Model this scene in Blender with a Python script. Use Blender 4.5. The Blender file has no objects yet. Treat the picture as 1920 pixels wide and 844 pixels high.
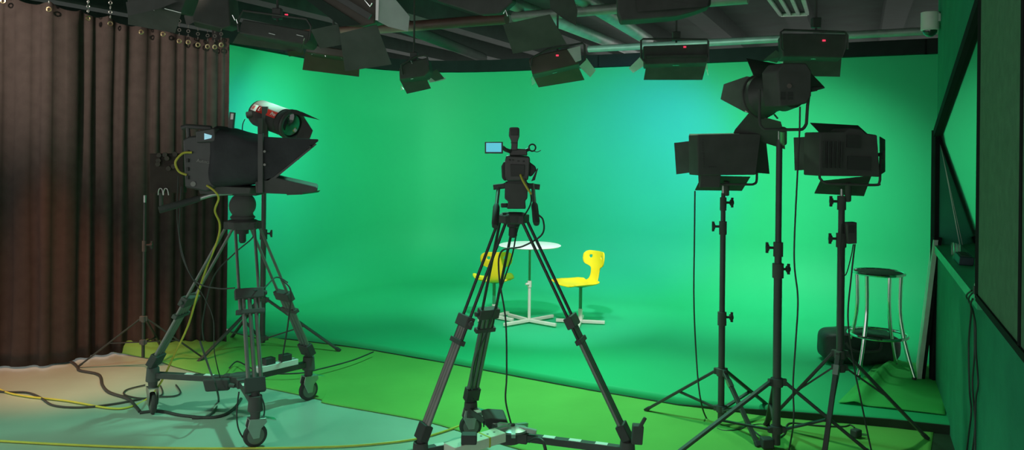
import bpy, bmesh, math, random
from mathutils import Vector, Matrix, noise
random.seed(7)
C = bpy.context.scene.collection
V = Vector
PI = math.pi
# ------------------------------------------------------------------ camera
F, CX, CY, H, ROLL = 1500.0, 960.0, 270.0, 1.6, math.radians(0.6)
cam = bpy.data.cameras.new('camera'); cam_o = bpy.data.objects.new('camera', cam); C.objects.link(cam_o)
cam.sensor_width = 36.0; cam.lens = 36.0*F/1920; cam.shift_y = -(422-CY)/1920; cam.clip_start = 0.05
cam_o.matrix_world = Matrix.Translation((0, 0, H)) @ Matrix.Rotation(PI/2, 4, 'X') @ Matrix.Rotation(ROLL, 4, 'Z')
bpy.context.scene.camera = cam_o
def uv(x, y):
    a, b = x-CX, y-CY
    c, s = math.cos(ROLL), math.sin(ROLL)
    return a*c+b*s, -a*s+b*c
def at(x, y, D):
    u, v = uv(x, y)
    return V((u*D/F, D, H-v*D/F))
def onz(x, y, z=0.0):
    u, v = uv(x, y)
    D = (H-z)*F/v
    return V((u*D/F, D, z))
STG = 0.06          # top of the raised green stage

# ------------------------------------------------------------------ materials
def mat(name, col, rough=0.6, metal=0.0, var=0.12, scale=9.0, bump=0.0, bscale=60.0, coat=0.0, spec=0.5, emit=None, estr=0.0, trans=0.0):
    m = bpy.data.materials.new(name); m.use_nodes = True
    nt = m.node_tree; b = nt.nodes['Principled BSDF']
    tc = nt.nodes.new('ShaderNodeTexCoord')
    n = nt.nodes.new('ShaderNodeTexNoise'); n.inputs['Scale'].default_value = scale; n.inputs['Detail'].default_value = 5
    nt.links.new(tc.outputs['Object'], n.inputs['Vector'])
    r = nt.nodes.new('ShaderNodeValToRGB')
    r.color_ramp.elements[0].position = 0.3; r.color_ramp.elements[1].position = 0.7
    r.color_ramp.elements[0].color = tuple(c*(1-var) for c in col)+(1,)
    r.color_ramp.elements[1].color = tuple(min(1, c*(1+var)) for c in col)+(1,)
    nt.links.new(n.outputs['Fac'], r.inputs['Fac']); nt.links.new(r.outputs['Color'], b.inputs['Base Color'])
    b.inputs['Roughness'].default_value = rough; b.inputs['Metallic'].default_value = metal
    b.inputs['Coat Weight'].default_value = coat; b.inputs['Specular IOR Level'].default_value = spec
    b.inputs['Transmission Weight'].default_value = trans
    if bump:
        n2 = nt.nodes.new('ShaderNodeTexNoise'); n2.inputs['Scale'].default_value = bscale; n2.inputs['Detail'].default_value = 4
        nt.links.new(tc.outputs['Object'], n2.inputs['Vector'])
        bp = nt.nodes.new('ShaderNodeBump'); bp.inputs['Strength'].default_value = bump; bp.inputs['Distance'].default_value = 0.01
        nt.links.new(n2.outputs['Fac'], bp.inputs['Height']); nt.links.new(bp.outputs['Normal'], b.inputs['Normal'])
    if emit:
        b.inputs['Emission Color'].default_value = tuple(emit)+(1,); b.inputs['Emission Strength'].default_value = estr
    return m
M = {}
M['cyc'] = mat('chroma green paint', (0.030, 0.46, 0.20), 0.6, var=0.03, scale=1.2, spec=0.25)
M['cloth'] = mat('yellow green ground cloth', (0.165, 0.43, 0.095), 0.85, var=0.07, scale=2.5, bump=0.15, bscale=25, spec=0.15)
M['cloth2'] = mat('green ground cloth', (0.07, 0.48, 0.12), 0.85, var=0.08, scale=3, bump=0.15, bscale=25, spec=0.15)
M['floor'] = mat('grey linoleum', (0.36, 0.47, 0.40), 0.34, var=0.12, scale=1.6, bump=0.03, bscale=14)
M['black'] = mat('black enamel', (0.060, 0.064, 0.060), 0.5, var=0.15)
M['blackmat'] = mat('black matt metal', (0.085, 0.088, 0.083), 0.75, var=0.15, spec=0.3)
M['rubber'] = mat('black rubber', (0.045, 0.047, 0.045), 0.7)
M['fabric'] = mat('black hood cloth', (0.040, 0.043, 0.046), 0.8, var=0.2, bump=0.4, bscale=30, spec=0.3)
M['curtain'] = mat('dark brown velvet', (0.060, 0.049, 0.044), 0.95, var=0.12, scale=14, bump=0.15, bscale=120, spec=0.1)
M['brass'] = mat('brass', (0.75, 0.6, 0.35), 0.3, 1.0)
M['steel'] = mat('satin steel', (0.42, 0.44, 0.42), 0.38, 0.85)
M['rod'] = mat('grey anodised tube', (0.20, 0.21, 0.19), 0.45, 0.6)
M['darkrod'] = mat('dark anodised tube', (0.055, 0.06, 0.055), 0.45, 0.5)
M['chrome'] = mat('chrome', (0.85, 0.87, 0.86), 0.12, 1.0, var=0.03)
M['white'] = mat('white plastic', (0.80, 0.82, 0.78), 0.45, var=0.04)
M['cream'] = mat('cream lacquered steel', (0.72, 0.74, 0.62), 0.4, var=0.05)
M['greenpost'] = mat('green lacquered tube', (0.03, 0.30, 0.12), 0.35, var=0.05)
M['yellow'] = mat('yellow lacquered plywood', (0.93, 0.74, 0.015), 0.45, var=0.03)
M['yellowcable'] = mat('yellow cable', (0.55, 0.52, 0.06), 0.5)
M['blackcable'] = mat('black cable', (0.04, 0.042, 0.04), 0.55)
M['ceil'] = mat('dark painted deck', (0.022, 0.058, 0.038), 0.85, var=0.25, scale=3)
M['beam'] = mat('dark painted beam', (0.013, 0.034, 0.023), 0.8, var=0.2)
M['pipe'] = mat('grey galvanised pipe', (0.32, 0.35, 0.33), 0.45, 0.3, var=0.15)
M['brownpipe'] = mat('brown painted pipe', (0.12, 0.06, 0.05), 0.5, var=0.15)
M['trim'] = mat('black trim', (0.018, 0.020, 0.020), 0.8, spec=0.1)
M['darkedge'] = mat('dark edge tone', (0.035, 0.055, 0.035), 0.8, spec=0.2)  # dark tone; on the stage edge it paints the shade in
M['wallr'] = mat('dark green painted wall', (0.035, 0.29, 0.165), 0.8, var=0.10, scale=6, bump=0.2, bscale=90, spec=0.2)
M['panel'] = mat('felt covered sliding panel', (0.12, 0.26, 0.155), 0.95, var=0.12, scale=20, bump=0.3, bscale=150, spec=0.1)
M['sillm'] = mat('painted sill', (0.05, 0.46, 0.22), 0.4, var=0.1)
M['glassm'] = mat('reflecting window glass', (0.35, 0.42, 0.38), 0.06, 1.0, var=0.02)
M['brown'] = mat('brown enamel', (0.075, 0.060, 0.045), 0.5, var=0.15)
M['greydoor'] = mat('satin grey metal', (0.62, 0.67, 0.66), 0.45, var=0.08)
M['redlabel'] = mat('red label', (0.75, 0.03, 0.02), 0.5)
M['whitelabel'] = mat('white label', (0.8, 0.8, 0.78), 0.5)
M['screen'] = mat('lit camera screen', (0.05, 0.3, 0.4), 0.3, emit=(0.08, 0.50, 0.62), estr=0.9)
M['screen2'] = mat('lit viewfinder screen', (0.3, 0.5, 0.6), 0.3, emit=(0.25, 0.55, 0.65), estr=0.8)
M['led'] = mat('red indicator', (0.8, 0.05, 0.1), 0.4, emit=(1.0, 0.05, 0.12), estr=0.9)
M['lamp'] = mat('lit lamp face', (0.9, 0.95, 0.95), 0.4, emit=(0.8, 1.0, 0.95), estr=1.2)
M['lens'] = mat('dark lens glass', (0.02, 0.03, 0.03), 0.08, coat=1.0)
M['tan'] = mat('tan paper', (0.62, 0.50, 0.22), 0.7)
M['bluebox'] = mat('blue black plastic', (0.015, 0.05, 0.06), 0.5)
M['clear'] = mat('clear glass', (0.85, 0.95, 0.9), 0.05, trans=0.9)
M['board'] = mat('pale painted board', (0.66, 0.78, 0.70), 0.5)
M['bag'] = mat('black nylon', (0.022, 0.03, 0.03), 0.55, var=0.2, bump=0.4, bscale=20)
M['deck'] = mat('lit corrugated deck', (0.30, 0.42, 0.34), 0.6)  # ceiling bay under a light, that brightness put into the colour

# ------------------------------------------------------------------ mesh building
ORG = {}
class MB:
    def __init__(s): s.v = []; s.f = []
    def add(s, vs, fs):
        n = len(s.v); s.v += [V(p) for p in vs]; s.f += [[i+n for i in f] for f in fs]; return s
    def prism(s, poly, vec):
        n = len(poly); vec = V(vec); poly = [V(p) for p in poly]
        return s.add(poly+[p+vec for p in poly], [list(range(n)), list(range(2*n-1, n-1, -1))]+[[i, (i+1) % n, (i+1) % n+n, i+n] for i in range(n)])
    def plate(s, poly, t=0.003):
        poly = [V(p) for p in poly]
        nrm = (poly[1]-poly[0]).cross(poly[2]-poly[0]).normalized()
        return s.prism(poly, nrm*t)
    def box(s, c, size, R=None):
        c = V(c); x, y, z = [q/2 for q in size]
        vs = [V((a*x, b*y, d*z)) for a in (-1, 1) for b in (-1, 1) for d in (-1, 1)]
        if R is not None: vs = [R @ q for q in vs]
        return s.add([q+c for q in vs], [[0, 1, 3, 2], [4, 6, 7, 5], [0, 4, 5, 1], [2, 3, 7, 6], [0, 2, 6, 4], [1, 5, 7, 3]])
    def bar(s, p, q, w, h, up=(0, 0, 1)):
        p, q = V(p), V(q); d = (q-p).normalized(); up = V(up)
        if abs(d.dot(up)) > 0.99: up = V((0, 1, 0))
        a = d.cross(up).normalized(); b = a.cross(d)
        poly = [p+a*w/2+b*h/2, p-a*w/2+b*h/2, p-a*w/2-b*h/2, p+a*w/2-b*h/2]
        return s.prism(poly, q-p)
    def cyl(s, p, q, r1, r2=None, n=14):
        r2 = r1 if r2 is None else r2
        p, q = V(p), V(q); d = (q-p).normalized()
        a = d.orthogonal().normalized(); b = d.cross(a)
        vs = []
        for c, r in ((p, r1), (q, r2)):
            vs += [c+a*r*math.cos(2*PI*i/n)+b*r*math.sin(2*PI*i/n) for i in range(n)]
        return s.add(vs, [list(range(n-1, -1, -1)), list(range(n, 2*n))]+[[i, (i+1) % n, (i+1) % n+n, i+n] for i in range(n)])
    def tube(s, pts, r, n=8, closed=False):
        pts = [V(p) for p in pts]; m = len(pts)
        t0 = (pts[1]-pts[0]).normalized(); a = t0.orthogonal().normalized()
        vs, fs = [], []
        for i, p in enumerate(pts):
            if closed: t = pts[(i+1) % m]-pts[i-1]
            else: t = pts[min(i+1, m-1)]-pts[max(i-1, 0)]
            t.normalize()
            a = (a-t*a.dot(t)); a = a.normalized() if a.length > 1e-6 else t.orthogonal().normalized()
            b = t.cross(a)
            rr = r[i] if isinstance(r, (list, tuple)) else r
            vs += [p+a*rr*math.cos(2*PI*k/n)+b*rr*math.sin(2*PI*k/n) for k in range(n)]
        for i in range(m if closed else m-1):
            j = (i+1) % m
            fs += [[i*n+k, i*n+(k+1) % n, j*n+(k+1) % n, j*n+k] for k in range(n)]
        if not closed: fs += [list(range(n-1, -1, -1)), list(range((m-1)*n, m*n))]
        return s.add(vs, fs)
    def lathe(s, base, axis, prof, n=24):           # prof: (distance along the axis, radius)
        base = V(base); d = V(axis).normalized(); a = d.orthogonal().normalized(); b = d.cross(a)
        vs, fs = [], []
        for h, r in prof:
            vs += [base+d*h+a*r*math.cos(2*PI*k/n)+b*r*math.sin(2*PI*k/n) for k in range(n)]
        for i in range(len(prof)-1):
            fs += [[i*n+k, i*n+(k+1) % n, (i+1)*n+(k+1) % n, (i+1)*n+k] for k in range(n)]
        fs += [list(range(n-1, -1, -1)), list(range((len(prof)-1)*n, len(prof)*n))]
        return s.add(vs, fs)
    def torus(s, c, axis, R, r, n=20, k=8):
        c = V(c); d = V(axis).normalized(); a = d.orthogonal().normalized(); b = d.cross(a)
        return s.tube([c+a*R*math.cos(2*PI*i/n)+b*R*math.sin(2*PI*i/n) for i in range(n)], r, k, True)
    def ball(s, c, r, n=16, sc=(1, 1, 1)):
        vs, fs = [], []; m = n//2; c = V(c)
        for i in range(m+1):
            th = PI*i/m
            for j in range(n):
                ph = 2*PI*j/n
                vs.append(c+V((sc[0]*r*math.sin(th)*math.cos(ph), sc[1]*r*math.sin(th)*math.sin(ph), sc[2]*r*math.cos(th))))
        for i in range(m): fs += [[i*n+j, i*n+(j+1) % n, (i+1)*n+(j+1) % n, (i+1)*n+j] for j in range(n)]
        return s.add(vs, fs)
    def build(s, name, m, parent=None, bevel=0.0, solid=0.0, sub=0, org=None, angle=38):
        if parent is not None: o0 = ORG[parent]
        elif org is not None: o0 = V(org)
        else:
            xs = [p.x for p in s.v]; ys = [p.y for p in s.v]; zs = [p.z for p in s.v]
            o0 = V(((min(xs)+max(xs))/2, (min(ys)+max(ys))/2, min(zs)))
        me = bpy.data.meshes.new(name)
        me.from_pydata([tuple(p-o0) for p in s.v], [], s.f)
        bm = bmesh.new(); bm.from_mesh(me)
        bmesh.ops.remove_doubles(bm, verts=bm.verts, dist=1e-6)
        bmesh.ops.recalc_face_normals(bm, faces=bm.faces); bm.to_mesh(me); bm.free()
        me.polygons.foreach_set('use_smooth', [True]*len(me.polygons))
        me.set_sharp_from_angle(angle=math.radians(angle))
        me.materials.append(M[m] if isinstance(m, str) else m)
        o = bpy.data.objects.new(name, me); C.objects.link(o); ORG[o] = o0
        if parent is not None: o.parent = parent
        else: o.location = o0
        if solid:
            k = o.modifiers.new('thickness', 'SOLIDIFY'); k.thickness = solid; k.offset = 0
        if bevel:
            k = o.modifiers.new('bevel', 'BEVEL'); k.width = bevel; k.segments = 2; k.limit_method = 'ANGLE'
        if sub:
            k = o.modifiers.new('sub', 'SUBSURF'); k.levels = sub; k.render_levels = sub
        return o
def thing(name, label, cat, loc, group=None):
    o = bpy.data.objects.new(name, None); C.objects.link(o); o.location = V(loc); ORG[o] = V(loc); o.empty_display_size = 0.1
    return tag(o, label, cat, group)
def tag(o, label, cat, group=None):
    o['label'] = label; o['category'] = cat
    if group: o['group'] = group
    return o
def struct(o): o['kind'] = 'structure'; return o
def smooth(pts, k=6):
    pts = [V(p) for p in pts]; out = []
    for i in range(len(pts)-1):
        p0, p1, p2, p3 = pts[max(i-1, 0)], pts[i], pts[i+1], pts[min(i+2, len(pts)-1)]
        for j in range(k):
            t = j/k
            out.append(0.5*((2*p1)+(p2-p0)*t+(2*p0-5*p1+4*p2-p3)*t*t+(3*p1-p0-3*p2+p3)*t**3))
    out.append(pts[-1]); return out
def text_mesh(name, txt, m, parent, origin, xdir, ydir, height, depth=0.001):
    cu = bpy.data.curves.new(name, 'FONT'); cu.body = txt; cu.size = height; cu.extrude = depth; cu.align_x = 'CENTER'; cu.align_y = 'CENTER'
    tmp = bpy.data.objects.new(name+'_tmp', cu); C.objects.link(tmp)
    bpy.context.view_layer.update()
    me = bpy.data.meshes.new_from_object(tmp.evaluated_get(bpy.context.evaluated_depsgraph_get()))
    bpy.data.objects.remove(tmp); bpy.data.curves.remove(cu)
    x = V(xdir).normalized(); y = (V(ydir)-x*V(ydir).dot(x)).normalized(); z = x.cross(y)
    R = Matrix((x, y, z)).transposed().to_4x4()
    me.transform(Matrix.Translation(V(origin)-ORG[parent]) @ R)
    me.materials.clear(); me.materials.append(M[m])
    o = bpy.data.objects.new(name, me); C.objects.link(o); o.parent = parent; ORG[o] = ORG[parent]
    return o

# ------------------------------------------------------------------ the room
aW = V((0.871, -0.490, 0)).normalized()      # along the back wall to the right
bW = V((0.40, 0.917, 0)).normalized()        # away from the viewer
mb = MB(); mb.add([(-9, -3, 0), (9, -3, 0), (9, 15, 0), (-9, 15, 0)], [[0, 1, 2, 3]])
struct(mb.build('floor', 'floor', org=(0, 0, 0)))

# green cyclorama: left return, rounded corner, back wall, cove and raised stage in one sweep
CYC_TOP = 2.48
pL, pC, pR = V((-2.53, 6.72, 0)), V((-1.43, 10.0, 0)), V((4.6, 6.60, 0))
d1 = (pC-pL).normalized(); d2 = (pR-pC).normalized(); Rc = 1.7
path = [pL, pL+(pC-d1*Rc-pL)*0.5]
for i in range(13):
    t = i/12; A, B = pC-d1*Rc, pC+d2*Rc
    path.append(A*(1-t)**2+pC*2*t*(1-t)+B*t*t)
path += [pC+d2*(Rc+(pR-pC).length*f) for f in (0.15, 0.3, 0.45, 0.6)]+[pR]
edge_px = [(432, 619), (520, 621), (600, 629), (700, 643), (860, 670), (1000, 696), (1225, 736), (1430, 760), (1560, 772), (1775, 790), (1900, 806)]
edge = [onz(x, y, STG) for x, y in edge_px]
def on_edge(t):
    L = [0]
    for i in range(len(edge)-1): L.append(L[-1]+(edge[i+1]-edge[i]).length)
    d = t*L[-1]
    for i in range(len(edge)-1):
        if d <= L[i+1]+1e-9:
            return edge[i].lerp(edge[i+1], (d-L[i])/(L[i+1]-L[i]))
    return edge[-1]
RC = 0.62
mb = MB(); rings = []
acc = [0]
for i in range(len(path)-1): acc.append(acc[-1]+(path[i+1]-path[i]).length)
for i, p in enumerate(path):
    tan = (path[min(i+1, len(path)-1)]-path[max(i-1, 0)]).normalized()
    inn = V((tan.y, -tan.x, 0))                                  # into the stage
    rc = RC*(0.12+0.88*min(1, acc[i]/2.6))
    ring = [p+V((0, 0, CYC_TOP)), p+V((0, 0, 1.6)), p+V((0, 0, STG+rc))]
    for k in range(1, 9):
        th = PI/2*k/8
        ring.append(p+inn*rc*(1-math.cos(th))+V((0, 0, STG+rc*(1-math.sin(th)))))
    e = on_edge(acc[i]/acc[-1])
    last = ring[-1]
    for f in (0.33, 0.66): ring.append(last.lerp(e, f))
    ring.append(e+V((0, 0, 0))); 
    dn = V((e.x, e.y, 0))-V((0, 0.0, 0)); fr = (e-last); fr.z = 0; fr.normalize()
    ring += [e+fr*0.018+V((0, 0, -0.008)), e+fr*0.025+V((0, 0, -0.03)), e+fr*0.025+V((0, 0, -STG))]
    rings.append(ring)
n = len(rings[0])
for r in rings: mb.v += r
for i in range(len(rings)-1):
    for k in range(n-1): mb.f.append([i*n+k, i*n+k+1, (i+1)*n+k+1, (i+1)*n+k])
struct(mb.build('wall_back', 'cyc', org=(0, 0, 0), angle=60))
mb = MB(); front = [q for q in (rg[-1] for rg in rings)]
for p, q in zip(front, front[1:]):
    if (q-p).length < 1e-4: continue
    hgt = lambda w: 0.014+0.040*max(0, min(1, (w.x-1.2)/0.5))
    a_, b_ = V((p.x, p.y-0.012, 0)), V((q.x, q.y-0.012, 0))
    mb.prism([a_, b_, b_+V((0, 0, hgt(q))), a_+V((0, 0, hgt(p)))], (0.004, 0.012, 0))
struct(mb.build('stage_edge_shade', 'darkedge', org=(0, 0, 0)))  # dark gap line at the foot, widened at right as painted shade
# black rail along the top of the cyclorama
mb = MB()
for i in range(len(path)-1):
    p, q = path[i], path[i+1]
    tan = (q-p).normalized(); inn = V((tan.y, -tan.x, 0))*0.05
    mb.bar(p+inn+V((0, 0, CYC_TOP+0.02)), q+inn+tan*0.02+V((0, 0, CYC_TOP+0.02)), 0.10, 0.13)
struct(mb.build('trim_1', 'trim', org=(0, 0, 0)))

# ceiling with its ribs
CZ = 3.15
mb = MB(); mb.box((0, 7, CZ+0.05), (22, 18, 0.1)); struct(mb.build('ceiling', 'ceil', org=(0, 0, CZ)))
mb = MB()
for k in range(-7, 9):
    o0 = V((0.3, 7, 0))+aW*(0.95*k)
    mb.bar(o0-bW*5.5+V((0, 0, CZ-0.10)), o0+bW*7+V((0, 0, CZ-0.10)), 0.22, 0.22)
struct(mb.build('trim_2', 'beam', org=(0, 0, CZ)))

# right wall with the raked control room window
wd = V((0.43, 1, 0)).normalized(); wn = V((wd.y, -wd.x, 0))        # wn points out of the room
def wl(D, z, off=0.0): return V((2.905+0.43*(D-5.5), D, z))+wn*off
SZ = 0.97
def wall_slab(poly, t): return MB().prism([wl(D, z) for D, z in poly], wn*t)
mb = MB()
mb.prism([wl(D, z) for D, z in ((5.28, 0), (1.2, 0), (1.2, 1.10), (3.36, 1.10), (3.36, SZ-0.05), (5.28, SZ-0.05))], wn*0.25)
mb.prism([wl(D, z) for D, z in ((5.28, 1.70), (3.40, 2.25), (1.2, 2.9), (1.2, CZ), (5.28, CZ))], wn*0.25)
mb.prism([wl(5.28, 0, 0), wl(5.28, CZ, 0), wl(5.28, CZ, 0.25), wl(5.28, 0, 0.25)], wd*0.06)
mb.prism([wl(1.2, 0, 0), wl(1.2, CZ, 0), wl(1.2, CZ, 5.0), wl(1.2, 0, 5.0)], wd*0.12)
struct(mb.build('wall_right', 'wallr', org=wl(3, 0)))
w1 = MB().prism([wl(5.27, SZ-0.05, -0.02), wl(3.37, SZ-0.05, -0.02), wl(3.37, SZ, -0.02), wl(5.27, SZ, -0.02)], wn*0.27).build('window_1', 'sillm', org=wl(3, SZ)); struct(w1)
MB().prism([wl(5.27, SZ, 0.14), wl(1.2, SZ, 0.14), wl(1.2, 2.88, 0.0), wl(3.4, 2.24, 0.0), wl(5.27, 1.69, 0.0)], wn*0.01).build('pane', 'glassm', w1)
fr = MB()
fr.bar(wl(5.29, 1.70, -0.01), wl(3.3, 2.28, -0.01), 0.03, 0.055)
fr.bar(wl(3.3, 2.28, -0.01), wl(1.2, 2.9, -0.01), 0.03, 0.055)
fr.bar(wl(5.29, 0.02, -0.012), wl(5.29, 1.72, -0.012), 0.03, 0.05)
fr.build('window_frame', 'trim', w1)
MB().bar(wl(5.25, SZ+0.004, 0.13), wl(5.25, 1.68, 0.005), 0.004, 0.004).build('glazing_bead', 'board', w1)
# sliding panel hung over the near half of the wall
pn = thing('sliding_panel', 'tall dark green felt sliding panel hung over the right wall', 'panel', wl(2.5, 1.0, -0.06))
mb = MB(); mb.prism([wl(D, z, -0.07) for D, z in ((2.97, 1.05), (1.85, 1.05), (1.85, CZ-0.05), (2.97, CZ-0.05))], wn*0.035); mb.build('felt_face', 'panel', pn)
mb = MB(); mb.bar(wl(2.985, 1.035, -0.055), wl(2.985, CZ-0.05, -0.055), 0.03, 0.045); mb.build('edge_strip', 'trim', pn)
mb = MB(); mb.bar(wl(2.985, 1.04, -0.055), wl(1.85, 1.04, -0.055), 0.045, 0.025); mb.build('bottom_rail', 'trim', pn)
mb = MB(); mb.bar(wl(2.20, 1.05, -0.072), wl(2.20, CZ-0.05, -0.072), 0.006, 0.012); mb.build('seam', 'trim', pn)
# closing bar standing beside the panel
hb = thing('window_latch', 'brown upright latch bar beside the sliding panel', 'latch', wl(3.05, 1.68, -0.03))
MB().bar(wl(3.06, 1.68, -0.035), wl(3.06, 2.02, -0.035), 0.03, 0.022).build('bar', 'brown', hb)
MB().bar(wl(3.11, 1.70, -0.04), wl(3.11, 1.93, -0.04), 0.012, 0.010).build('rod', 'board', hb)
MB().box(wl(3.12, 1.71, -0.04), (0.03, 0.03, 0.05)).build('catch', 'blackmat', hb)

# things on the sill
for k, (x, y) in enumerate(((1780, 448), (1784, 449), (1788, 449))):
    D = 4.75-0.04*k
    p = wl(D, SZ, 0.035+0.012*k)
    lab = ['glass vial on window sill, farthest of the three', 'glass vial on window sill, middle of the three', 'glass vial on window sill, nearest to the blue black box'][k]
    tag(MB().lathe(p, (0, 0, 1), [(0, 0.008), (0.07, 0.008), (0.075, 0.006)], 12).build('glass_vial', 'clear'), lab, 'vial', 'glass vials on the sill')
bx = thing('charger_box', 'small blue black box lying on the window sill', 'box', wl(4.45, SZ, 0.05))
MB().prism([wl(4.55, SZ+0.001, 0.02), wl(4.33, SZ+0.001, 0.02), wl(4.33, SZ+0.045, 0.025), wl(4.55, SZ+0.045, 0.025)], wn*0.07).build('case', 'bluebox', bx, bevel=0.004)
MB().prism([wl(4.53, SZ+0.046, 0.035), wl(4.36, SZ+0.046, 0.035), wl(4.36, SZ+0.049, 0.035), wl(4.53, SZ+0.049, 0.035)], wn*0.04).build('lid', 'blackmat', bx)
sk = thing('power_socket', 'white socket at the near end of the sill', 'socket', wl(3.36, SZ, -0.02))
MB().prism([wl(3.38, SZ, -0.03), wl(3.33, SZ, -0.03), wl(3.33, SZ+0.06, -0.03), wl(3.38, SZ+0.06, -0.03)], wn*0.03).build('plate', 'board', sk)
MB().prism([wl(3.372, SZ+0.02, -0.036), wl(3.338, SZ+0.02, -0.036), wl(3.338, SZ+0.05, -0.036), wl(3.372, SZ+0.05, -0.036)], wn*0.006).build('plug', 'blackmat', sk)
def wcable(label, pts):
    P = smooth([wl(D, z, o) for D, z, o in pts], 8)
    return tag(MB().tube(P, 0.004, 6).build('cable', 'blackcable'), label, 'cable', 'cables hanging down the right wall')
wcable('black cable hanging from the sill, leftmost on the wall', [(3.37, SZ+0.03, -0.04), (3.45, SZ-0.01, -0.05), (3.62, 0.88, -0.01), (3.70, 0.7, -0.008), (3.66, 0.5, -0.008), (3.60, 0.42, -0.008), (3.66, 0.3, -0.008), (3.78, 0.1, -0.008)])
wcable('black cable from the sill twisting in the middle of the wall', [(3.36, SZ+0.02, -0.04), (3.42, SZ-0.02, -0.045), (3.55, 0.86, -0.008), (3.52, 0.7, -0.008), (3.56, 0.55, -0.009), (3.48, 0.40, -0.008), (3.56, 0.22, -0.008), (3.50, 0.12, -0.008), (3.58, 0.04, -0.008)])
wcable('black cable from the sill nearest the sliding panel', [(3.34, SZ+0.0, -0.04), (3.40, SZ-0.04, -0.04), (3.50, 0.84, -0.009), (3.47, 0.72, -0.009), (3.40, 0.6, -0.009), (3.47, 0.5, -0.008), (3.46, 0.25, -0.008), (3.40, 0.06, -0.008)])
tag(MB().tube([wl(3.60, 0.18, -0.014), wl(3.62, 0.08, -0.014), wl(3.62, 0.0, -0.014)], 0.010, 8).build('cable_connector', 'rubber'), 'black cable connector hanging low on the right wall', 'connector')
# dome camera
dm = thing('dome_camera', 'white dome camera high on the right wall corner', 'camera', wl(5.2, 2.38, -0.08))
MB().cyl(wl(5.2, 2.37, -0.06), wl(5.2, 2.49, -0.06), 0.055, 0.055, 20).build('housing', 'white', dm, bevel=0.004)
MB().ball(wl(5.2, 2.372, -0.06), 0.045, 16).build('dome', 'lens', dm)
MB().box(wl(5.2, 2.45, -0.02), (0.06, 0.06, 0.05)).build('bracket', 'white', dm)

# ------------------------------------------------------------------ curtain
cp = [onz(x, y) for x, y in ((-260, 708), (-100, 696), (0, 691), (90, 688), (160, 674), (230, 664), (330, 655), (424, 648))]
cs = smooth(cp, 30)
cl = [0]
for i in range(len(cs)-1): cl.append(cl[-1]+(cs[i+1]-cs[i]).length)
def cpos(d):
    for i in range(len(cs)-1):
        if d <= cl[i+1]: return cs[i].lerp(cs[i+1], (d-cl[i])/(cl[i+1]-cl[i])), (cs[i+1]-cs[i]).normalized()
    return cs[-1], (cs[-1]-cs[-2]).normalized()
def d_at_px(px):
    best = min(range(len(cs)), key=lambda i: abs(CX+F*cs[i].x/cs[i].y-px)); return cl[best]
gx = [(-60, -14), (15, 3), (92, 18), (150, 33), (200, 44), (262, 60), (303, 64), (335, 77), (350, 79), (371, 84), (388, 87), (400, 88), (413, 84)]
gd = []
for x, y in gx:
    d = d_at_px(x); p, _ = cpos(d); gd.append((d, at(x, y, p.y).z+0.055))
def topz(d):
    if d <= gd[0][0]: return gd[0][1]+0.05
    for (a, za), (b, zb) in zip(gd, gd[1:]):
        if d <= b:
            t = (d-a)/max(b-a, 1e-6); return za+(zb-za)*t-0.16*min(0.35, b-a)*4*t*(1-t)
    return gd[-1][1]
LT = cl[-1]; NS = 520; NT = 26
ph = 0; mb = MB(); phs = []
for i in range(NS+1):
    d = LT*i/NS; f = d/LT
    wv = (0.19*(1-f)**1.1+0.062)*(1+0.45*noise.noise(V((d*3.1, 0, 9))))
    ph += 2*PI*(LT/NS)/wv; phs.append(ph)
for j in range(NT+1):
    tz = j/NT
    for i in range(NS+1):
        d = LT*i/NS; p, tg = cpos(d); f = d/LT
        nr = V((-tg.y, tg.x, 0)); zt = topz(d)
        amp = (0.055*(1-f)+0.038)*(0.55+0.45*(1-tz))*(0.6+0.7*noise.noise(V((d*2.2, 0.3, 1))))
        w_ = math.sin(phs[i]+0.8*noise.noise(V((d*1.5, tz*1.6, 0)))+0.7*math.sin(phs[i]*0.5+1))
        off = amp*0.68*math.copysign(abs(w_)**0.75, w_)+0.03*noise.noise(V((d*3, tz*3, 5)))+0.02*noise.noise(V((d*9, tz*1.2, 2)))
        z = 0.015+(zt-0.015)*tz
        mb.v.append(p+nr*off+V((0, 0, z)))
for j in range(NT):
    for i in range(NS): mb.f.append([j*(NS+1)+i, j*(NS+1)+i+1, (j+1)*(NS+1)+i+1, (j+1)*(NS+1)+i])
cur = tag(mb.build('curtain', 'curtain', solid=0.006, angle=180), 'floor length dark brown studio curtain gathered in folds', 'curtain')
for k, (d, z) in enumerate(gd):
    p, tg = cpos(d); nr = V((tg.y, -tg.x, 0))
    # the grommet sits just in front of the cloth
    MB().torus(p+nr*0.085+V((0, 0, z-0.065)), nr, 0.014, 0.0055, 16, 6).build('grommet', 'brass', cur)
    c = MB()
    for q in range(8):
        zz = z-0.015+0.034*q
        c.torus(p+nr*0.083+V((0, 0, zz)), nr if q % 2 else tg, 0.011, 0.0035, 10, 5)
    c.build('hanging_chain', 'steel' if k < 5 else 'blackmat', cur)
tr = MB(); tr.tube([cpos(LT*i/40)[0]+V((0.05, -0.06, 0))+V((0, 0, topz(LT*i/40)+0.27)) for i in range(41)], 0.018, 8)
tag(tr.build('curtain_track', 'blackmat'), 'black overhead track carrying the brown curtain', 'track')
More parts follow.
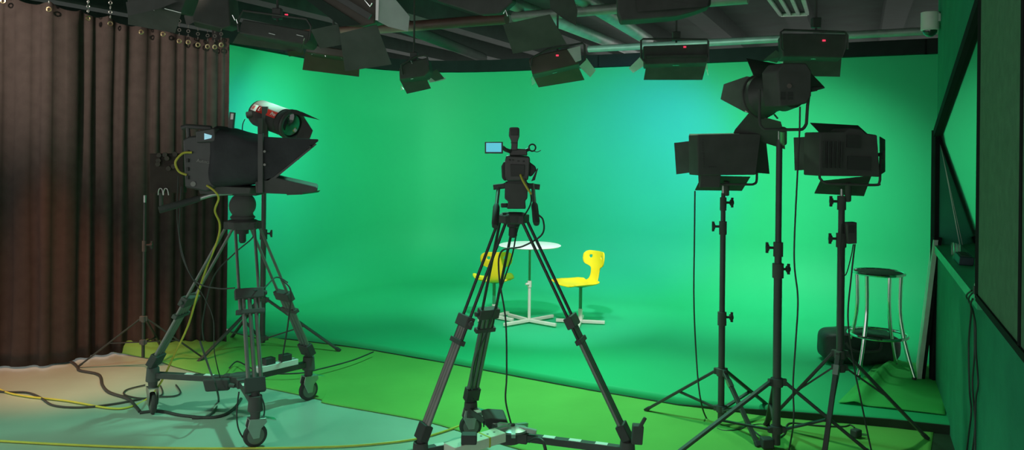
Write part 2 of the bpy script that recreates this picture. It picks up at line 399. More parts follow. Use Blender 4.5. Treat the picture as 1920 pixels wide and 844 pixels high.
# tan paper patch on the left return of the cyclorama
pp = at(427, 110, 6.9)
wv_ = d1; inn = V((d1.y, -d1.x, 0))
def on_left_wall(x, y, off=0.01):
    u, v = uv(x, y); r = V((u/F, 1, -v/F))
    t = ((pL+inn*off).dot(inn))/r.dot(inn); q = r*t; return V((q.x, q.y, H+q.z))
tp = MB().plate([on_left_wall(421, 104), on_left_wall(429, 107), on_left_wall(427, 118), on_left_wall(420, 117)], 0.006).build('paper_tag', 'tan')
tag(tp, 'small tan paper tag on green wall beside the curtain edge', 'tag')
MB().plate([on_left_wall(426, 108, 0.014), on_left_wall(429, 107, 0.014), on_left_wall(427, 117, 0.014), on_left_wall(425, 117, 0.014)], 0.006).build('corner', 'white', tp)

# ------------------------------------------------------------------ ground cloths
bk = [onz(x, y) for x, y in ((214, 661), (300, 648), (360, 640), (420, 634), (520, 629), (600, 636), (700, 650), (860, 678), (1000, 704), (1225, 744), (1430, 769), (1560, 781), (1752, 800))]
ft = [onz(x, y) for x, y in ((214, 663), (250, 669), (290, 676), (330, 690), (440, 716), (598, 750), (612, 758), (780, 788), (870, 812), (1000, 850), (1200, 880), (1500, 930), (1738, 900))]
bs, fs_ = smooth(bk, 14), smooth(ft, 14)
mb = MB(); nT = 44
for j in range(nT+1):
    t = j/nT
    for i in range(len(bs)):
        s = i/(len(bs)-1)
        p = fs_[i].lerp(bs[i], t)
        heap = max(0, 1-s/0.36)
        w = noise.noise(V((p.x*3.5, p.y*3.5, 0)))*0.5+0.5+0.5*abs(noise.noise(V((p.x*8+p.y*3, p.y*7, 3))))
        edge_f = min(1, t*8+0.12)
        z = 0.004+edge_f*(0.075*heap*w+0.010*heap*t+0.006*(0.5+0.5*noise.noise(V((p.x*5, p.y*2.5, 7)))))
        if heap > 0: z += 0.05*heap*min(1, t*3)
        mb.v.append(p+V((0, 0, z)))
nb = len(bs)
for j in range(nT):
    for i in range(nb-1): mb.f.append([j*nb+i, j*nb+i+1, (j+1)*nb+i+1, (j+1)*nb+i])
tag(mb.build('ground_cloth', 'cloth', solid=0.003, angle=180), 'wide yellow green cloth spread on the floor before the stage', 'cloth')
# second cloth folded over the stage beneath the stool
mb = MB(); nn = 26
c00, c10, c11, c01 = onz(1572, 757, STG), onz(1772, 780, STG), onz(1775, 690, STG), onz(1652, 676, STG)
for j in range(nn+1):
    for i in range(nn+1):
        s, t = i/nn, j/nn
        p = c00.lerp(c10, s).lerp(c01.lerp(c11, s), t)
        z = 0.004+0.010*(0.5+0.5*noise.noise(V((p.x*6, p.y*6, 2))))+0.06*math.exp(-((s-0.16-0.05*t)/0.07)**2)*(0.3+0.7*math.sin(PI*min(1, t*1.0)))
        mb.v.append(p+V((0, 0, z)))
for j in range(nn):
    for i in range(nn): mb.f.append([j*(nn+1)+i, j*(nn+1)+i+1, (j+1)*(nn+1)+i+1, (j+1)*(nn+1)+i])
tag(mb.build('ground_cloth', 'cloth2', solid=0.003, angle=180), 'green cloth creased on the stage under the chrome stool', 'cloth')

fm = [onz(x, y, 0.001) for x, y in ((1741, 806), (1752, 812), (1760, 800), (1792, 806), (1830, 900), (1800, 960), (1728, 940), (1733, 870), (1746, 848), (1736, 838))]  # thin patch with ragged outline, darkening the floor here
tag(MB().prism(fm, (0, 0, 0.004)).build('dark_floor_patch', 'darkedge'), 'dark jagged patch on floor at the foot of the right wall', 'mat')
# ------------------------------------------------------------------ set furniture
tb = thing('round_table', 'small round white pedestal table between two yellow chairs', 'table', onz(992, 606, STG))
b0 = ORG[tb]; zt = at(992, 459, b0.y).z
MB().lathe(b0+V((0, 0, zt-STG-0.028)), (0, 0, 1), [(0, 0.05), (0.006, 0.17), (0.016, 0.255), (0.024, 0.268), (0.028, 0.262), (0.0285, 0.0)], 48).build('tabletop', 'white', tb)
MB().cyl(b0+V((0, 0, 0.30)), b0+V((0, 0, zt-STG-0.026)), 0.010).build('upper_post', 'greenpost', tb)
MB().cyl(b0+V((0, 0, 0.02)), b0+V((0, 0, 0.33)), 0.013).build('lower_post', 'cream', tb)
cc = MB(); cc.cyl(b0+V((0, 0, 0.31)), b0+V((0, 0, 0.365)), 0.019); cc.cyl(b0+V((-0.005, -0.02, 0.34)), b0+V((-0.035, -0.03, 0.34)), 0.010)
cc.build('clamp', 'cream', tb)
for k in range(4):
    a = math.radians(40+90*k) if k != 3 else math.radians(-38)
    e = b0+V((0.28*math.cos(a), 0.28*math.sin(a), 0.012))
    MB().prism([b0+V((-0.014*math.sin(a), 0.014*math.cos(a), 0.012)), b0+V((0.014*math.sin(a), -0.014*math.cos(a), 0.012)), e+V((0.012*math.sin(a), -0.012*math.cos(a), 0)), e+V((-0.012*math.sin(a), 0.012*math.cos(a), 0))], (0, 0, 0.026)).build('leg', 'cream', tb, bevel=0.003)

def chair_shell():
    # profile: (y along the seat, z, half width, dish)
    prof = [(0.185, 0.338, 0.150), (0.175, 0.345, 0.168), (0.12, 0.345, 0.178), (0.05, 0.338, 0.178), (-0.02, 0.335, 0.172), (-0.08, 0.338, 0.15), (-0.12, 0.347, 0.10), (-0.145, 0.365, 0.062), (-0.160, 0.395, 0.053), (-0.168, 0.43, 0.052), (-0.175, 0.47, 0.062), (-0.180, 0.495, 0.115), (-0.185, 0.520, 0.133), (-0.190, 0.555, 0.138), (-0.193, 0.585, 0.132), (-0.195, 0.605, 0.110), (-0.196, 0.612, 0.085)]
    pts = smooth([V(p) for p in prof], 5); nu = 24
    mb = MB(); keep = []
    P = []
    for (y, z, w) in [tuple(p) for p in pts]:
        row = []
        for i in range(nu+1):
            u = -1+2*i/nu; x = w*u
            seat = max(0, min(1, (0.37-z)/0.03)) if y > -0.15 else 0
            lift = 0.030*u*u*abs(u)*seat*(1 if w > 0.1 else 0)
            wrap = 0.050*u*u*(1-seat)*(w/0.138)**2
            row.append(V((x, y+wrap, z+lift)))
        P.append(row)
    hs = [V((s*0.072, 0, 0.562)) for s in (-1, 1)]; R = 0.013
    for row in P: mb.v += row
    for j in range(len(P)-1):
        for i in range(nu):
            q = [P[j][i], P[j][i+1], P[j+1][i+1], P[j+1][i]]; c = sum(q, V())/4
            if c.z > 0.5 and any(math.hypot(c.x-h.x, c.z-h.z) < R for h in hs): continue
            mb.f.append([j*(nu+1)+i, j*(nu+1)+i+1, (j+1)*(nu+1)+i+1, (j+1)*(nu+1)+i])
    used = {i for f in mb.f for i in f}
    for f in mb.f:
        for i in f:
            p = mb.v[i]
            if p.z > 0.5:
                for h in hs:
                    r = math.hypot(p.x-h.x, p.z-h.z)
                    if r < R*1.15:
                        k = R*1.15/max(r, 1e-5); p.x = h.x+(p.x-h.x)*k; p.z = h.z+(p.z-h.z)*k
    return mb
def make_chair(label, loc, rz, seatfix=1.0):
    t = thing('swivel_chair', label, 'chair', (0, 0, 0), 'yellow chairs on the green stage')
    sh = chair_shell(); sh.build('shell', 'yellow', t, solid=0.010, angle=60)
    MB().cyl((0, 0, 0.10), (0, 0, 0.335), 0.014).build('upper_post', 'greenpost', t)
    MB().cyl((0, 0, 0.02), (0, 0, 0.13), 0.018).build('lower_post', 'cream', t)
    MB().lathe((0, 0, 0.315), (0, 0, 1), [(0, 0.03), (0.012, 0.075), (0.016, 0.075)], 20).build('seat_mount', 'greenpost', t)
    for k in range(4):
        a = PI/4+PI/2*k; e = V((0.21*math.cos(a), 0.21*math.sin(a), 0.008))
        sx = V((math.sin(a), -math.cos(a), 0))
        MB().prism([sx*-0.015+V((0, 0, 0.008)), sx*0.015+V((0, 0, 0.008)), e+sx*0.013, e-sx*0.013], (0, 0, 0.026)).build('leg', 'cream', t, bevel=0.003)
    t.location = loc; t.rotation_euler = (0, 0, rz)
    return t
make_chair('yellow swivel chair behind the tripod, turned back to view', onz(926, 598, STG), math.radians(8))
make_chair('yellow swivel chair right of the table, seen side on', onz(1088, 607, STG), math.radians(125))

# bar stool
st = thing('bar_stool', 'chrome bar stool with round seat and ring footrest', 'stool', onz(1645, 699, STG)); s0 = ORG[st]
zs = at(1642, 510, s0.y).z-STG
MB().lathe(s0+V((0, 0, zs-0.012)), (0, 0, 1), [(0, 0.150), (0.004, 0.163), (0.010, 0.163), (0.012, 0.15), (0.0125, 0.0)], 40).build('seat', 'blackmat', st)
MB().torus(s0+V((0, 0, zs-0.004)), (0, 0, 1), 0.163, 0.010, 40, 8).build('seat_ring', 'chrome', st)
MB().torus(s0+V((0, 0, 0.265)), (0, 0, 1), 0.188, 0.010, 40, 8).build('footrest_ring', 'chrome', st)
for k in range(4):
    a = math.radians(38+90*k); cx, sx = math.cos(a), math.sin(a)
    pts = smooth([s0+V((r*cx, r*sx, z)) for r, z in ((0.155, zs-0.012), (0.150, 0.55), (0.152, 0.42), (0.178, 0.27), (0.215, 0.13), (0.250, 0.024))], 6)
    lg = MB().tube(pts, 0.0135, 10).build('leg', 'chrome', st)
    MB().cyl(pts[-1]+V((0, 0, 0.004)), pts[-1]-V((0, 0, 0.010)), 0.014).build('foot', 'rubber', lg)

# soft black bag
bg = thing('gear_bag', 'soft black gear bag lying behind the chrome stool', 'bag', onz(1620, 685, STG)); g0 = ORG[bg]
mb = MB(); nu, nv = 40, 20
for j in range(nv+1):
    t = -PI/2+PI*j/nv
    for i in range(nu):
        a = 2*PI*i/nu
        sg = lambda q, e: math.copysign(abs(q)**e, q)
        x = 0.275*sg(math.cos(t), 0.35)*sg(math.cos(a), 0.45); y = 0.15*sg(math.cos(t), 0.35)*sg(math.sin(a), 0.6); z = 0.115*sg(math.sin(t), 0.5)
        z *= (1-0.18*max(0, x/0.275))
        p = V((x, y, z+0.118)); p += V((1, 1, 1))*0.012*noise.noise(p*9)
        p.z = max(p.z, 0.004)
        mb.v.append(g0+p+V((0, 0.1, 0)))
for j in range(nv): mb.f += [[j*nu+i, j*nu+(i+1) % nu, (j+1)*nu+(i+1) % nu, (j+1)*nu+i] for i in range(nu)]
mb.build('sack', 'bag', bg, angle=70)
MB().tube(smooth([g0+V((-0.26, 0.02, 0.19)), g0+V((-0.1, -0.04, 0.222)), g0+V((0.08, -0.04, 0.214)), g0+V((0.25, 0.02, 0.16))], 8), 0.007, 6).build('zip', 'rubber', bg)
MB().tube(smooth([g0+V((-0.15, -0.05, 0.17)), g0+V((-0.1, -0.075, 0.12)), g0+V((0.06, -0.075, 0.12)), g0+V((0.1, -0.05, 0.17))], 8), 0.010, 6).build('handle', 'rubber', bg)

# narrow flat leaning beside the wall end
lf = thing('leaning_flat', 'narrow pale board leaning on the end of right wall', 'board', onz(1728, 712, STG))
q0, q1 = onz(1724, 713, STG+0.002), at(1756, 449, 5.20)
dv = V((0.30, 0.62, 0))*0.55
MB().prism([q0-V((0.017, 0, 0)), q0+V((0.013, 0, 0)), q1+V((0.013, 0, 0)), q1-V((0.017, 0, 0))], dv).build('face', 'board', lf)
q0b, q1b = q0+V((0.016, -0.004, 0)), q1+V((0.016, -0.004, 0))
MB().prism([q0b, q0b+V((0.018, 0, 0)), q1b+V((0.018, 0, 0)), q1b], dv).build('side_rail', 'trim', lf)
MB().box(q1+V((0, -0.004, 0.006)), (0.05, 0.03, 0.016)).build('corner_bracket', 'trim', lf)

# ------------------------------------------------------------------ light stands
def light_stand(label, base, feet, hub_z, col_z, top_z, r, joints, group=None, rods='black', sleeve=None, bottom=0.03, legw=0.026):
    t = thing('light_stand', label, 'stand', V((base.x, base.y, 0)), group)
    b = V((base.x, base.y, 0)); z0 = bottom
    js = sorted(joints); rr = r; segs = [z0]+[j[0] for j in js]+[top_z]
    for i in range(len(segs)-1):
        MB().cyl(b+V((0, 0, segs[i]-(0.06 if i else 0))), b+V((0, 0, segs[i+1])), rr, n=16).build('pole', rods, t); 
        if i < len(js):
            z, ang = js[i]
            c = MB().cyl(b+V((0, 0, z-0.045)), b+V((0, 0, z+0.03)), rr*1.35, n=16).build('collar', 'blackmat', t)
            kd = V((math.cos(ang), math.sin(ang)*0.5, 0))
            kn = MB().cyl(b+kd*rr+V((0, 0, z)), b+kd*(rr+0.035)+V((0, 0, z)), 0.007)
            kn.cyl(b+kd*(rr+0.030)+V((0, 0, z)), b+kd*(rr+0.046)+V((0, 0, z)), 0.018, 0.015, 8)
            kn.bar(b+kd*(rr+0.040)+V((0, 0, z-0.028)), b+kd*(rr+0.040)+V((0, 0, z+0.028)), 0.012, 0.012)
            kn.build('knob', 'rubber', c)
        rr *= 0.86
    h = MB().cyl(b+V((0, 0, hub_z-0.025)), b+V((0, 0, hub_z+0.02)), r*1.5, n=16)
    k = MB().cyl(b+V((0, 0, col_z-0.02)), b+V((0, 0, col_z+0.02)), r*1.45, n=16)
    for i, f in enumerate(feet):
        f = V((f.x, f.y, 0)); d = (f-b); d.z = 0; d.normalize()
        s = b+d*(r*1.9)+V((0, 0, hub_z)); e = f+V((0, 0, 0.016))
        h.bar(b+V((0, 0, hub_z)), b+d*(r*2.3)+V((0, 0, hub_z)), 0.022, 0.036)
        k.bar(b+V((0, 0, col_z)), b+d*(r*2.2)+V((0, 0, col_z)), 0.022, 0.03)
        lg = MB().bar(s, e, legw, legw*0.62).build('leg', rods, t, bevel=0.003)
        MB().bar(s.lerp(e, 0.955), e+(e-s).normalized()*0.01, legw*1.12, legw*0.8).build('foot', 'rubber', lg, bevel=0.003)
        if sleeve == i: MB().bar(s.lerp(e, 0.10), s.lerp(e, 0.2), legw*1.08, legw*0.75).build('sleeve', 'steel', lg)
        m = s.lerp(e, 0.52)
        MB().bar(b+d*r*1.6+V((0, 0, col_z)), m, legw*0.8, legw*0.35).build('brace', rods, t)
    h.build('leg_hub', 'blackmat', t, bevel=0.003); k.build('brace_collar', 'blackmat', t, bevel=0.003)
    MB().cyl(b+V((0, 0, top_z-0.01)), b+V((0, 0, top_z+0.05)), 0.009).build('spigot', 'steel', t)
    return t
G_ST = 'black light stands'
def zat(y, D, x=CX): return at(x, y, D).z
# right hand group
S1 = V((1.21, 4.57, 0)); S2 = V((1.41, 4.22, 0)); S3 = V((1.775, 4.30, 0))
st1 = light_stand('black light stand under the left LED panel light', S1, [onz(1212, 773), onz(1421, 840), onz(1448, 772)], zat(697, 4.57, 1357), 0.10, zat(362, 4.57, 1357), 0.0185,
    [(zat(595, 4.57, 1357), 0.2), (zat(425, 4.57, 1357), 2.9), (zat(380, 4.57, 1360), 0.2)], G_ST, sleeve=1)
st2 = light_stand('tall black light stand in the middle carrying the fresnel', S2, [onz(1262, 862), onz(1632, 856), onz(1438, 800)], zat(716, 4.22, 1460), 0.11, zat(262, 4.22, 1468), 0.0215,
    [(zat(505, 4.22, 1462), 0.3), (zat(465, 4.22, 1462), 2.9)], G_ST)
st3 = light_stand('black light stand in front of the chrome stool', S3, [onz(1737, 826), onz(1545, 862), onz(1436, 800)], zat(664, 4.3, 1580), zat(690, 4.3, 1580)-0.0, zat(372, 4.3, 1588), 0.0195,
    [(zat(448, 4.3, 1588), 2.9), (zat(378, 4.3, 1588), 2.9)], G_ST, sleeve=1, bottom=zat(694, 4.3, 1580))
# small control box clamped to the third stand
bb = thing('dimmer_box', 'small black dimmer box clamped to the stand before the stool', 'box', at(1598, 452, 4.27))
MB().prism([at(1588, 418, 4.25), at(1607, 417, 4.25), at(1607, 457, 4.25), at(1590, 458, 4.25)], (0, 0.05, 0)).build('case', 'blackmat', bb, bevel=0.004)
MB().box(at(1596, 430, 4.245), (0.03, 0.006, 0.04)).build('panel', 'rubber', bb)

def quad(pts, D):
    if not isinstance(D, (list, tuple)): D = [D]*len(pts)
    return [at(x, y, d) for (x, y), d in zip(pts, D)]
def led_light(name, label, D, body, vec, doors, extra, group):
    b0 = at(sum(p[0] for p in body)/len(body), max(p[1] for p in body), D)
    t = thing(name, label, 'lamp', b0, group)
    bo = MB().prism(quad(body, D), vec).build('housing', 'blackmat', t, bevel=0.006)
    for pts, dd in doors: MB().plate(quad(pts, dd), 0.003).build('barn_door', 'blackmat', t)
    extra(t, bo); return t
G_LED = 'LED panel lights on the right hand stands'
def ex1(t, bo):
    D = 4.5
    MB().tube(smooth([at(1418, 292, D+0.1), at(1419, 335, D+0.05), at(1414, 345, D+0.03), at(1400, 346, D+0.03)], 5)+[at(1325, 346, D+0.03), at(1312, 343, D+0.04), at(1310, 300, D+0.1)], 0.007, 8).build('yoke', 'blackmat', t)
    MB().cyl(at(1362, 366, 4.57), at(1362, 340, 4.55), 0.016).build('spigot_socket', 'blackmat', t)
    v = MB()
    for k in range(6): v.box(at(1318, 262+5*k, 4.457), (0.004, 0.003, 0.006))
    for k in range(6): v.box(at(1320, 288+5*k, 4.457), (0.004, 0.003, 0.006))
    for k in range(4): v.box(at(1330+4*k, 313, 4.457), (0.007, 0.003, 0.004))
    v.build('vent_slots', 'rubber', bo)
    d = MB().prism(quad([(1382, 262), (1396, 262), (1396, 273), (1382, 273)], 4.462), (0, 0.01, 0)); d.build('display', 'rubber', bo)
    MB().prism(quad([(1314, 326), (1352, 326), (1350, 352), (1312, 352)], 4.50), (0, 0.03, 0)).build('power_unit', 'blackmat', t, bevel=0.004)
led_light('led_panel_light', 'LED panel light on left of the three right stands', 4.46, [(1308, 252), (1428, 250), (1418, 328), (1309, 329)], (-0.03, 0.10, 0), [
    ([(1264, 268), (1306, 263), (1308, 322), (1268, 327)], [4.70, 4.57, 4.57, 4.70]),
    ([(1427, 252), (1436, 258), (1443, 326), (1416, 324)], [4.55, 4.62, 4.62, 4.55]),
    ([(1292, 252), (1312, 258), (1420, 253), (1400, 250)], [4.70, 4.56, 4.56, 4.70]),
    ([(1316, 330), (1407, 332), (1391, 358), (1303, 357)], [4.56, 4.56, 4.70, 4.70])], ex1, G_LED)
def ex3(t, bo):
    D = 4.22
    MB().tube([at(1651, 290, D+0.02), at(1650, 338, D)]+smooth([at(1648, 344, D), at(1640, 347, D), at(1560, 345, D), at(1545, 342, D), at(1537, 334, D)], 4)+[at(1535, 300, D+0.02)], 0.007, 8).build('yoke', 'blackmat', t)
    MB().cyl(at(1590, 376, 4.3), at(1591, 344, 4.25), 0.016).build('spigot_socket', 'blackmat', t)
    k = MB().cyl(at(1648, 290, D+0.02), at(1656, 290, D), 0.010); k.bar(at(1656, 282, D), at(1656, 299, D), 0.014, 0.016); k.build('tilt_knob', 'rubber', t)
    v = MB()
    v.prism(quad([(1588, 252), (1614, 254), (1613, 278), (1588, 276)], 4.172), (0, 0.02, 0))
    v.prism(quad([(1590, 292), (1634, 294), (1632, 320), (1589, 318)], 4.172), (0, 0.02, 0)); v.build('control_panel', 'rubber', bo)
    f = MB()
    for kx in range(5): f.bar(at(1545+8*kx, 265, 4.175), at(1544+8*kx, 315, 4.175), 0.006, 0.02)
    f.build('cooling_fins', 'black', bo)
led_light('led_panel_light', 'LED panel light on the rightmost stand, by the stool', 4.18, [(1538, 248), (1585, 247), (1594, 240), (1616, 242), (1624, 250), (1645, 253), (1651, 332), (1630, 331), (1536, 330)], (-0.04, 0.12, 0), [
    ([(1488, 258), (1536, 255), (1536, 317), (1490, 320)], [4.45, 4.31, 4.31, 4.45]),
    ([(1519, 230), (1609, 235), (1628, 252), (1538, 250)], [4.45, 4.45, 4.31, 4.31]),
    ([(1650, 256), (1660, 262), (1660, 322), (1651, 328)], [4.31, 4.44, 4.44, 4.31]),
    ([(1538, 340), (1634, 330), (1620, 368), (1527, 363)], [4.31, 4.31, 4.43, 4.43])], ex3, G_LED)
# fresnel on the middle stand
fz = thing('fresnel_light', 'large black fresnel light with open barn doors on tall middle stand', 'lamp', at(1468, 243, 4.22))
ba, fa = at(1490, 166, 4.12), at(1424, 182, 4.36); ax = (fa-ba).normalized(); ln = (fa-ba).length
MB().lathe(ba, ax, [(0, 0.07), (0.02, 0.098), (0.09, 0.106), (0.10, 0.090), (ln-0.05, 0.104), (ln-0.04, 0.114), (ln, 0.114)], 32).build('drum', 'black', fz)
MB().torus(fa, ax, 0.116, 0.007, 32).build('door_ring', 'blackmat', fz)
MB().lathe(fa-ax*0.01, ax, [(0, 0.104), (0.008, 0.08), (0.014, 0.0)], 32).build('lens', 'lens', fz)
hs = MB().prism(quad([(1457, 134), (1470, 118), (1512, 118), (1523, 134), (1522, 180), (1512, 195), (1462, 200)], 4.08), (-0.05, 0.10, 0)).build('rear_housing', 'blackmat', fz, bevel=0.008)
pn2 = MB()
for a, b in ((1468, 176), (1482, 176)): pn2.box(at(a, b, 4.077), (0.026, 0.004, 0.020)); pn2.box(at(a, b+8, 4.077), (0.026, 0.004, 0.016))
pn2.build('rocker_switch', 'rubber', hs)
MB().cyl(at(1480, 161, 4.08), at(1480, 161, 4.072), 0.012).build('dial', 'brown', hs)
MB().tube([at(1424, 168, 4.15), at(1424, 225, 4.13)]+smooth([at(1425, 234, 4.13), at(1432, 242, 4.13), at(1442, 243, 4.13), at(1495, 243, 4.13), at(1506, 241, 4.13), at(1512, 232, 4.13)], 4)+[at(1514, 200, 4.13), at(1519, 160, 4.13)], 0.008, 8).build('yoke', 'blackmat', fz)
kk = MB().cyl(at(1520, 168, 4.13), at(1531, 166, 4.13), 0.013); kk.cyl(at(1531, 166, 4.13), at(1546, 164, 4.12), 0.010, 0.004); kk.build('tilt_knob', 'rubber', fz)
MB().cyl(at(1468, 268, 4.22), at(1468, 243, 4.14), 0.02).build('spigot_socket', 'steel', fz)
for pts, dd in ((([(1399, 109), (1470, 122), (1448, 148), (1424, 146), (1412, 140)]), [4.50, 4.45, 4.32, 4.34, 4.36]),
                (([(1351, 186), (1357, 158), (1400, 143), (1411, 145), (1402, 206), (1396, 210)]), [4.62, 4.60, 4.46, 4.42, 4.42, 4.46]),
                (([(1375, 250), (1378, 243), (1404, 212), (1464, 228), (1470, 250), (1472, 280)]), [4.50, 4.50, 4.39, 4.30, 4.42, 4.50]),
                (([(1514, 130), (1546, 163), (1516, 170)]), [4.30, 4.34, 4.25])):
    # each leaf is a plain sheet with a hinge on the ring
    MB().prism(quad(pts, dd), (0.001, 0.004, 0)).build('barn_door', 'blackmat', fz)
for a, b in (((1412, 140), (1420, 146)), ((1397, 208), (1412, 214)), ((1458, 222), (1452, 215))): MB().tube([at(*a, 4.38), at(*b, 4.36)], 0.005, 6).build('hinge', 'steel', fz)

# ------------------------------------------------------------------ stand and lamp behind the left camera
SL = onz(492, 668)
SL = V((at(492, 640, 6.2).x, 6.2, 0))
stl = light_stand('black light stand behind the left camera, under the red striped spotlight', SL, [onz(636, 661), onz(372, 683), onz(432, 640)], zat(562, 6.2, 492), zat(634, 6.2, 491), zat(245, 6.2, 498), 0.021,
    [(zat(438, 6.2, 495), 0.2)], G_ST, bottom=0.04)
sp = thing('spotlight', 'black spotlight with red and white label above the left camera', 'lamp', at(497, 250, 6.15))
A0 = at(486, 212, 6.25); B0 = at(548, 235, 6.02); sa = (B0-A0).normalized(); sl = (B0-A0).length
body = MB().lathe(A0-sa*0.02, sa, [(0, 0.06), (0.012, 0.098), (0.03, 0.104), (sl-0.08, 0.104), (sl-0.075, 0.096), (sl-0.04, 0.096), (sl-0.03, 0.11), (sl, 0.112)], 36).build('housing', 'rubber', sp)
MB().torus(B0, sa, 0.105, 0.016, 32).build('front_ring', 'black', sp)
MB().lathe(B0-sa*0.012, sa, [(0, 0.098), (0.01, 0.07), (0.014, 0.0)], 30).build('lens', 'lens', sp)
# label wrapped round the top side of the housing
up = (V((0, 0, 1))-sa*sa.z).normalized(); sd = sa.cross(up)       # sd points away or towards the viewer
if sd.y > 0: sd = -sd
def wrap(h0, h1, t0, t1, name, m, r=0.1055, nn=14):
    mb = MB()
    for i in range(nn+1):
        th = t0+(t1-t0)*i/nn; rad = up*math.cos(th)+sd*math.sin(th)
        mb.v += [A0+sa*h0+rad*r, A0+sa*h1+rad*r]
    mb.f += [[2*i, 2*i+1, 2*i+3, 2*i+2] for i in range(nn)]
    return mb.build(name, m, body, solid=0.0008)
wrap(0.02, sl-0.09, -0.5, 0.80, 'label', 'whitelabel')
wrap(0.02, 0.085, 0.80, 1.30, 'label', 'whitelabel')
wrap(0.085, sl-0.09, 0.80, 1.30, 'stripe', 'redlabel')
th = 1.05; rad = up*math.cos(th)+sd*math.sin(th); tdir = (-(up*-math.sin(th)+sd*math.cos(th)))
text_mesh('lettering', 'Pro', 'whitelabel', body, A0+sa*(sl-0.125)+rad*0.107, sa, tdir, 0.040)
th = 1.05
text_mesh('lettering', 'L', 'whitelabel', body, A0+sa*(0.115)+rad*0.107, sa, tdir, 0.046)
text_mesh('emblem', '#', 'redlabel', body, A0+sa*(0.045)+rad*0.107, sa, tdir, 0.04)
MB().prism(quad([(483, 222), (492, 222), (492, 254), (483, 254)], 6.0), (0.0, 0.012, 0)).build('yoke', 'blackmat', sp)
MB().bar(at(497, 200, 6.06), at(497, 262, 6.06), 0.040, 0.03, (0, 1, 0)).build('yoke_post', 'blackmat', sp)
MB().cyl(at(463, 216, 6.15), at(475, 214, 6.15), 0.026).build('rear_knob', 'rubber', sp)
for pts, dd in (([(536, 206), (548, 205), (566, 210), (599, 225), (570, 218), (552, 214)], [6.0, 5.98, 5.9, 5.72, 5.84, 5.93]),
                ([(554, 262), (571, 222), (586, 245), (578, 266)], [5.96, 5.93, 5.8, 5.82])):
    MB().prism(quad(pts, dd), (0.002, 0.005, 0.0)).build('barn_door', 'black', sp)
MB().tube(smooth([at(459, 224, 6.16), at(455, 234, 6.1), at(454, 252, 6.0)], 5), 0.004, 6).build('tail_lead', 'blackcable', sp)

# thin stand by the curtain with a connector box
SC = V((at(298, 640, 5.85).x, 5.6, 0))
stc = light_stand('slim stand with splayed legs against the brown curtain', SC, [onz(149, 690), onz(385, 678), onz(310, 668)], zat(598, 5.6, 298), zat(642, 5.6, 298), zat(380, 5.6, 301), 0.011,
    [(zat(460, 5.6, 300), 0.2)], G_ST, rods='darkrod', bottom=0.08, legw=0.018)
cb = thing('connector_box', 'dark box with metal connectors on the curtain side stand', 'box', at(302, 376, 5.6))
MB().prism(quad([(280, 288), (344, 288), (344, 362), (280, 362)], 5.58), (0, 0.06, 0)).build('case', 'curtain', cb, bevel=0.006)
for x, y in ((298, 291), (309, 290), (328, 289), (297, 301), (313, 297), (296, 308), (316, 316), (325, 312)):
    k = MB().cyl(at(x, y, 5.58), at(x, y, 5.555), 0.017, 0.016, 14); k.torus(at(x, y, 5.553), (0, 1, 0), 0.014, 0.003, 14, 6); k.build('socket', 'brown', cb)
for x in (302, 312):
    MB().tube([at(x-5+5*0, 366, 5.57)]+smooth([at(x-5, 360, 5.57), at(x-3, 354, 5.57), at(x+1, 354, 5.57), at(x+3, 358, 5.57)], 4)+[at(x+4, 366, 5.57)], 0.004, 6).build('handle', 'steel', cb)
MB().cyl(at(302, 386, 5.6), at(302, 358, 5.6), 0.014).build('stem', 'blackmat', cb)

# ------------------------------------------------------------------ camera tripods and dollies
def tripod(t, tops, feet, mids, rod_w, rod_r, low_r, upm, lowm, ext=0.10):
    c = sum(tops, V())/3
    for T, Ft, m in zip(tops, feet, mids):
        u = Ft-T; L = u.length; u = u/L
        rad = V((Ft.x-c.x, Ft.y-c.y, 0)).normalized(); lat = V((0, 0, 1)).cross(rad).normalized()
        Mp = T+u*L*m
        lg = MB()
        for s in (-1, 1): lg.cyl(T+lat*s*rod_w, Mp+u*ext+lat*s*rod_w*1.0, rod_r, n=10)
        lg = lg.build('leg', upm, t)
        lo = MB()
        for s in (-0.62, 0, 0.62): lo.cyl(Mp-u*0.01+lat*s*rod_w, Ft-u*0.02+lat*s*rod_w, low_r, n=10)
        lo.build('lower_section', lowm, lg)
        R = Matrix((lat, rad, V((0, 0, 1)))).transposed()
        cl_ = MB(); cl_.bar(Mp-u*0.028, Mp+u*0.028, rod_w*2.9, 0.042, rad); cl_.cyl(Mp+lat*rod_w*1.45, Mp+lat*(rod_w*1.45+0.02), 0.013)
        cl_.build('leg_clamp', 'blackmat', lg, bevel=0.004)
        MB().bar(Mp+u*(ext-0.012), Mp+u*(ext+0.012), rod_w*2.9, 0.03, rad).build('leg_bracket', 'blackmat', lg, bevel=0.003)
        ft_ = MB(); ft_.bar(Ft-u*0.075, Ft, rod_w*2.0, 0.044, rad); ft_.cyl(Ft-u*0.02, Ft+V((0, 0, -0.035)), 0.024, 0.02)
        ft_.build('foot', 'rubber', lg, bevel=0.004)
